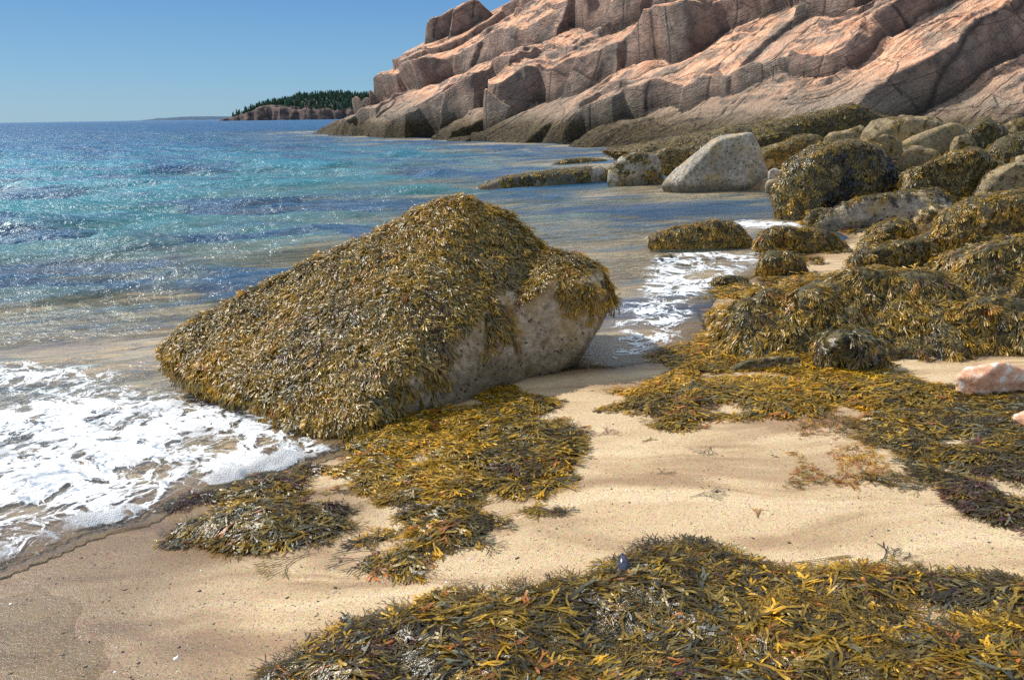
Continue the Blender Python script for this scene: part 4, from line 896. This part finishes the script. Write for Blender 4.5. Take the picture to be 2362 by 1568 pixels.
# ------------------------------------------------------------------ cliff
def cliff():
    shore = np.array([(-24.5, 99.5)] + [tuple(atz(*p)[:2]) for p in [(860, 312), (1000, 320), (1140, 328), (1260, 331), (1390, 339), (1500, 337)]] + [(10.0, 35.5), (15, 33), (22, 31), (34, 31), (60, 34), (95, 40)])
    seg = np.hypot(*np.diff(shore, axis=0).T); cum = np.concatenate([[0], np.cumsum(seg)])
    tot = cum[-1]
    # sample u denser toward the right/near part
    nu, nv = 2300, 560
    tt = np.linspace(0, 1, nu)
    dens_u = 1 / np.interp(np.linspace(0, tot, 400), cum, np.hypot(shore[:, 0], shore[:, 1]))
    dens_u = dens_u * np.where(np.linspace(0, tot, 400) > cum[-3], .35, 1)
    cdf = np.concatenate([[0], np.cumsum(dens_u[:-1])]); cdf /= cdf[-1]
    u = np.maximum(np.interp(tt, cdf, np.linspace(0, tot, 400)), 3.3 + tt * .5)
    # smooth shore curve
    us = np.linspace(0, tot, 1200); sx = np.interp(us, cum, shore[:, 0]); sy = np.interp(us, cum, shore[:, 1])
    k = np.hanning(131); k /= k.sum()
    sxp = np.convolve(np.pad(sx, 65, mode='reflect', reflect_type='odd'), k, 'valid'); syp = np.convolve(np.pad(sy, 65, mode='reflect', reflect_type='odd'), k, 'valid')
    dx = np.gradient(sxp, us); dy = np.gradient(syp, us); l = np.hypot(dx, dy); dx /= l; dy /= l
    k2 = np.hanning(201); k2 /= k2.sum()
    dx = np.convolve(np.pad(dx, 100, mode='edge'), k2, 'valid'); dy = np.convolve(np.pad(dy, 100, mode='edge'), k2, 'valid')
    bx = np.interp(u, us, sxp); by = np.interp(u, us, syp); ddx = np.interp(u, us, dx); ddy = np.interp(u, us, dy)
    inx, iny = -ddy, ddx   # inland normal
    w = np.concatenate([np.linspace(-3.5, 0, 40)[:-1], np.linspace(0, 21, 440), np.linspace(21, 60, 82)[1:]])[:nv]
    U, Wd = np.meshgrid(u, w, indexing='ij')
    BX = bx[:, None] + inx[:, None] * Wd; BY = by[:, None] + iny[:, None] * Wd
    slope = np.interp(U, [0, 40, 66, 80, 95, tot], [.80, .86, .86, .78, .60, .55])
    z = Wd * slope
    low = .55 * (1 - np.exp(-np.clip(Wd, 0, None) / 1.2))
    z = np.where(Wd > 0, z * (1 - .25 * np.exp(-Wd / 4)), Wd * .6)
    z = z + sstep(66, 85, U) * .7
    z += 1.3 * fbm(U * .09, Wd * .12, 0, 3, 201) * sstep(0, 5, Wd)
    z += 3.0 * sstep(4.2, 5.4, Wd) * sstep(12, 14, U) * sstep(26, 17, U)
    cap = np.interp(U + .5 * fbm(Wd * .2, U * .0, 0, 2, 209), [3.3, 4, 5.3, 8.3, 12, 13, 13.8, 16, 18.5, 22, 28, 42, 70, tot], [-1, .4, 1.5, 3.0, 3.6, 4.6, 6.9, 8.4, 10.4, 12.8, 17.5, 26, 26, 24])
    over = np.clip(z - cap, 0, None)
    z = np.where(z > cap, cap - .12 * over - .25 * np.clip(over - 6, 0, None), z)
    P = np.stack([BX, BY, z], -1)
    n = np.array([-.40, -.13, .90]); n /= np.linalg.norm(n)
    a1 = np.array([.74, .51, .43]); a1 -= n * (a1 @ n); a1 /= np.linalg.norm(a1); a2 = np.cross(n, a1)
    sh_ = P.shape[:2]
    s = P @ n; t1 = P @ a1; t2 = P @ a2
    s = s + .9 * fbm(t1 * .12, t2 * .16, 0, 3, 210)
    def layers(th_lo, th_hi, seed):
        rs = np.random.default_rng(seed); e = [-60.0]
        while e[-1] < 70: e.append(e[-1] + rs.uniform(th_lo, th_hi))
        return np.array(e)
    def terrace(s, off, edges, r, rid):
        sp = s + off
        i = np.clip(np.searchsorted(edges, sp) - 1, 0, len(edges) - 2)
        lo = edges[i]; th = edges[i + 1] - lo; f = (sp - lo) / th
        g = lo + th * np.clip(f / r, 0, 1)
        return (g - off) - s, i, f
    E1 = layers(1.0, 3.0, 5)
    wob1 = .6 * fbm(t1 * .3, t2 * .3, 0, 3, 211); wob2 = .6 * fbm(t1 * .3, t2 * .3, 0, 3, 212)
    i0 = np.clip(np.searchsorted(E1, s) - 1, 0, len(E1) - 2)
    j1 = (t1 + wob1) / 7.5 + .12 * s; j2 = (t2 + wob2) / 3.4 + .2 * s
    c1 = np.floor(j1).astype(np.int64); c2 = np.floor(j2).astype(np.int64)
    def softcell(ja, jb, seed, wa, wb):
        ia = np.floor(ja - .5).astype(np.int64); ib = np.floor(jb - .5).astype(np.int64)
        fa = sstep(.5 - wa, .5 + wa, ja - .5 - ia); fb = sstep(.5 - wb, .5 + wb, jb - .5 - ib)
        h = lambda a_, b_: hsh(a_, b_, seed=seed)
        return (h(ia, ib) * (1 - fa) + h(ia + 1, ib) * fa) * (1 - fb) + (h(ia, ib + 1) * (1 - fa) + h(ia + 1, ib + 1) * fa) * fb
    off = (softcell(j1 + .5, j2 + .5, 8, .02, .032) - .5) * .7
    amp1 = (.62 + .50 * sstep(-.22, .12, fbm(t1 * .09 + 3, t2 * .13, 0, 2, 213))) * np.interp(U, [0, 60, 80, 100, tot], [1, 1.1, 1.1, .8, .7])
    d1, i1, f1 = terrace(s, off, E1, .17, 1)
    d1 = d1 * amp1
    s2 = s + d1
    E2 = layers(.22, .75, 6)
    k1 = (t1 + wob2) / 1.7 + .3 * s; k2_ = (t2 + wob1) / 1.3 + .3 * s
    e1 = np.floor(k1).astype(np.int64); e2 = np.floor(k2_).astype(np.int64)
    off2 = (softcell(k1 + .5, k2_ + .5, 18, .06, .08) - .5) * .3
    d2, i2, f2 = terrace(s, off2, E2, .3, 2)
    m2 = .2 + .6 * sstep(.0, .35, fbm(t1 * .16, t2 * .2, 0, 3, 214))
    d = d1 + d2 * m2
    # joint grooves
    def edgef(j): fr = j - np.floor(j); return np.minimum(fr, 1 - fr)
    ja = hsh(c1, c2, seed=33) 
    g1 = np.exp(-(edgef(j1) * 7.5 / .07) ** 2) * (hsh(c1, c2, seed=34) > .35); g2 = np.exp(-(edgef(j2) * 3.4 / .07) ** 2) * (hsh(c2, seed=35) > .5)
    g3 = np.exp(-(edgef(k1) * 1.7 / .04) ** 2) * m2 * .6 * (hsh(e1, e2, seed=36) > .6)
    crack = np.clip(np.maximum.reduce([g1, g2, g3]) + .9 * np.exp(-(f1 / .05) ** 2) * (amp1 > .4), 0, 1)
    d = d - .07 * crack - .75
    fadeb = sstep(-3, -.5, Wd)
    P = P + n[None, None] * (d * fadeb)[..., None]
    for _ in range(1):
        Q_ = P.copy()
        Q_[1:-1, 1:-1] = .25 * P[1:-1, 1:-1] + .125 * (P[:-2, 1:-1] + P[2:, 1:-1] + P[1:-1, :-2] + P[1:-1, 2:]) + .0625 * (P[:-2, :-2] + P[2:, 2:] + P[2:, :-2] + P[:-2, 2:])
        P = Q_
    mN = np.array([-.25, -.55, .8])
    P = P + mN[None, None] * (.10 * fbm(P[..., 0] * .8, P[..., 1] * .8, P[..., 2] * .8, 4, 215) + .035 * fbm(P[..., 0] * 3, P[..., 1] * 3, P[..., 2] * 3, 3, 216))[..., None]
    lowm = sstep(1.6, .6, P[..., 2])
    P[..., 2] += lowm * .10 * fbm(P[..., 0] * 1.7, P[..., 1] * 1.7, P[..., 2], 4, 217)
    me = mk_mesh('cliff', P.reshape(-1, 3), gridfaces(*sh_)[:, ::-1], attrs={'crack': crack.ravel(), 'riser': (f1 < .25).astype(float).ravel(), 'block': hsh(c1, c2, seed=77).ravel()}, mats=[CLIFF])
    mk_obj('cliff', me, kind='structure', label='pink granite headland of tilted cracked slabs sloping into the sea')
cliff()

# ------------------------------------------------------------------ far headland with spruce forest
def island():
    D = 900.0
    pxs = np.array([488, 505, 540, 570, 600, 640, 680, 720, 780, 850, 920, 1000, 1100]); tops = np.array([272.5, 267, 249, 243, 236, 226, 221, 219, 220, 223, 228, 233, 240])
    X0 = np.array([aty(p, 272, D)[0] for p in pxs]); hz = np.array([aty(p, t, D)[2] for p, t in zip(pxs, tops)])
    hz = np.maximum(hz, 0)
    cl = np.interp(X0, X0, np.minimum(hz * .9, np.array([.5, 3, 7, 11, 15, 14, 12, 11, 11, 9, 8, 8, 8])))
    xs = np.linspace(X0[0] - 12, X0[-1] + 120, 700); ys = np.linspace(D - 10, D + 260, 150)
    GX, GY = np.meshgrid(xs, ys)
    top = np.interp(GX, X0, hz, left=-3); cf = np.interp(GX, X0, cl, left=-3)
    front = D + 6 + 10 * fbm(GX * .03, 0 * GX, 0, 3, 301) + 4 * fbm(GX * .15, 0 * GX, 0, 2, 302)
    q = GY - front
    Z = -3 + (cf + 3) * sstep(-4, 7, q + 2.5 * fbm(GX * .2, GY * .2, 0, 3, 303)) + (np.maximum(top - cf, 0)) * sstep(4, 95, q) - 30 * sstep(170, 260, q)
    Z += 2.0 * fbm(GX * .08, GY * .08, 0, 4, 304) * sstep(0, 10, q)
    # stepped ledges on the bare rock
    Zq = np.floor(Z / 2.2) * 2.2 + 2.2 * sstep(.5, 1, Z / 2.2 - np.floor(Z / 2.2))
    Z = np.where((Z > 0) & (q < 14), Zq, Z)
    m = NT('far_headland_rock'); p = m.pos(); n = m.noise(m.vmul(p, (1, 1, 1.6)), .12, 5, .65)
    col = m.ramp(n, [(.35, (.035, .03, .035)), (.5, (.10, .07, .06)), (.65, (.24, .16, .12))])
    z_ = sep(m, p)[2]; col = m.mix(m.mr(z_, .5, 3, .8, 0), col, (.06, .055, .06))
    RM = m.done(m.bsdf(col, .85, .2, m.bump(n, .6, 1.5)))
    me = mk_mesh('far_headland', np.stack([GX, GY, Z], -1).reshape(-1, 3), gridfaces(*GX.shape), mats=[RM])
    mk_obj('far_headland', me, kind='structure', label='distant rocky headland with low cliffs')
    # forest
    rs = np.random.default_rng(5); n = 5200
    tx = rs.uniform(X0[1] + 4, X0[-1] + 100, n); ty = rs.uniform(D + 6, D + 150, n)
    ix = np.clip(((tx - xs[0]) / (xs[1] - xs[0])).astype(int), 0, len(xs) - 1); iy = np.clip(((ty - ys[0]) / (ys[1] - ys[0])).astype(int), 0, len(ys) - 1)
    tz = Z[iy, ix]; qq = q[iy, ix]
    bare = fbm(tx * .03, ty * .03, 0, 3, 305)
    edge = np.interp(tx, X0, np.array([10, 8, 9, 26, 28, 20, 12, 10, 10, 8, 7, 7, 7]))
    k = (qq > edge + 9 * bare) & (tz > 2)
    tx, ty, tz = tx[k], ty[k], tz[k]; n = len(tx)
    hgt = 2.8 + 6.0 * rs.random(n) ** 1.6 * np.where(rs.random(n) < .12, 1.25, 1); rad = hgt * rs.uniform(.16, .26, n)
    # tiers
    prof = [(0.0, .10), (.12, 1.0), (.38, .42), (.40, .80), (.66, .26), (.68, .50), (1.0, .01)]
    ns = 6; ang = np.arange(ns) / ns * 2 * np.pi
    V = []; 
    for (t, r_) in prof:
        rr = rad[:, None] * r_ * rs.uniform(.7, 1.3, (n, ns)); a = ang[None] + rs.uniform(0, 1, (n, 1))
        V.append(np.stack([tx[:, None] + rr * np.cos(a), ty[:, None] + rr * np.sin(a), tz[:, None] - .5 + hgt[:, None] * t + rs.uniform(-.15, .15, (n, ns))], -1))
    V = np.stack(V, 1)  # n, tiers, ns, 3
    nt = len(prof); base = np.arange(nt * ns).reshape(nt, ns)
    q_ = np.stack([base[:-1], np.roll(base, -1, 1)[:-1], np.roll(base, -1, 1)[1:], base[1:]], -1).reshape(-1, 4)
    Q = (q_[None] + (np.arange(n) * nt * ns)[:, None, None]).reshape(-1, 4)
    c = np.array([.075, .15, .085])[None] * rs.uniform(.5, 1.7, (n, 1)) * np.array([1, 1, 1])[None]  # spruce green lightened, haze of the distance painted into it
    c[:, 0] *= rs.uniform(.7, 1.6, n)
    C = np.repeat(c, nt * ns, 0)
    m = NT('spruce'); cc = m.attr('col').outputs['Color']
    FM = m.done(m.bsdf(m.mix(m.noise(m.pos(), 1.5, 3), m.mix(.4, cc, (.02, .06, .06)), cc), .8, .2, None))
    mk_obj('spruce_forest', mk_mesh('spruce_forest', V.reshape(-1, 3), Q, smooth=False, attrs={'col': C}, mats=[FM]), kind='stuff', label='dark green spruce forest covering the distant headland', cat='forest')
    # farther low island
    D2 = 4200.0
    a = aty(278, 276, D2)[0]; b = aty(520, 276, D2)[0]
    xs = np.linspace(a, b, 240); ys = np.linspace(D2, D2 + 500, 24); GX, GY = np.meshgrid(xs, ys)
    t = (GX - a) / (b - a)
    Hh = (aty(400, 270.0, D2)[2]) * (sstep(0, .35, t) * .55 + .45 * sstep(.1, .6, t)) * sstep(1.05, .8, t)
    Z = -4 + (Hh + 4 + 2.5 * fbm(GX * .03, GY * .03, 0, 3, 306)) * sstep(0, 90, GY - D2) * sstep(500, 350, GY - D2)
    IM = mat_simple('hazed_island_woods', [(.3, (.035, .075, .13)), (.7, (.06, .11, .17))], .02, .9, .3, 3)  # woods tinted blue: distance haze put into the colour
    mk_obj('far_island', mk_mesh('far_island', np.stack([GX, GY, Z], -1).reshape(-1, 3), gridfaces(*GX.shape), mats=[IM]), kind='structure', label='low hazy wooded island on the horizon')
island()

# ------------------------------------------------------------------ light
S = np.array([-.66, .30, .74]); S /= np.linalg.norm(S)
el = math.asin(S[2]); az = math.atan2(S[0], S[1])
sun = bpy.data.lights.new('sun', 'SUN'); sun.energy = 5.0; sun.angle = math.radians(.5); sun.color = (1, .95, .87)
so = bpy.data.objects.new('sun', sun); COL.objects.link(so)
so.rotation_euler = Vector(-S).to_track_quat('-Z', 'Y').to_euler()
w = bpy.data.worlds.new('World'); scene.world = w; w.use_nodes = True; nt = w.node_tree; nt.nodes.clear()
sky = nt.nodes.new('ShaderNodeTexSky'); sky.sky_type = 'NISHITA'; sky.sun_disc = False; sky.sun_elevation = el; sky.sun_rotation = az
sky.air_density = 1.0; sky.dust_density = .3; sky.ozone_density = 2.0; sky.altitude = 0
hs = nt.nodes.new('ShaderNodeHueSaturation'); hs.inputs['Saturation'].default_value = 1.0; hs.inputs['Value'].default_value = 1.0
bg = nt.nodes.new('ShaderNodeBackground'); bg.inputs[1].default_value = .16
wo = nt.nodes.new('ShaderNodeOutputWorld')
nt.links.new(sky.outputs[0], hs.inputs['Color'])
# keep the low sky a clear blue instead of the bright yellow haze of the model
tc = nt.nodes.new('ShaderNodeTexCoord'); sp = nt.nodes.new('ShaderNodeSeparateXYZ'); nt.links.new(tc.outputs['Generated'], sp.inputs[0])
rp = nt.nodes.new('ShaderNodeValToRGB'); cr = rp.color_ramp
stops = [(0, (1.35, 2.75, 3.8)), (.05, (.95, 2.4, 3.95)), (.17, (.36, 1.45, 3.6)), (.40, (3.4, 4.3, 5.6)), (1, (4.0, 4.6, 5.3))]  # high stops brightened and whitened above the view as added fill light
while len(cr.elements) < len(stops): cr.elements.new(.5)
for e_, (p_, c_) in zip(cr.elements, stops): e_.position = p_; e_.color = (*[v / 10 for v in c_], 1)
nt.links.new(sp.outputs[2], rp.inputs[0])
sc_ = nt.nodes.new('ShaderNodeVectorMath'); sc_.operation = 'SCALE'; nt.links.new(rp.outputs[0], sc_.inputs[0]); sc_.inputs['Scale'].default_value = 10
mx = nt.nodes.new('ShaderNodeMix'); mx.data_type = 'RGBA'; mx.inputs[0].default_value = .88
nt.links.new(hs.outputs[0], mx.inputs[6]); nt.links.new(sc_.outputs[0], mx.inputs[7])
nt.links.new(mx.outputs[2], bg.inputs[0]); nt.links.new(bg.outputs[0], wo.inputs[0])

scene.view_settings.view_transform = 'Standard'; scene.view_settings.look = 'None'; scene.view_settings.exposure = 0
scene.render.engine = 'CYCLES'
scene.cycles.max_bounces = 6; scene.cycles.transparent_max_bounces = 12; scene.cycles.diffuse_bounces = 3; scene.cycles.glossy_bounces = 3
scene.cycles.use_denoising = False
scene.cycles.sample_clamp_indirect = 5; scene.cycles.sample_clamp_direct = 4
print('faces', sum(len(o.data.polygons) for o in scene.objects if o.type == 'MESH'))
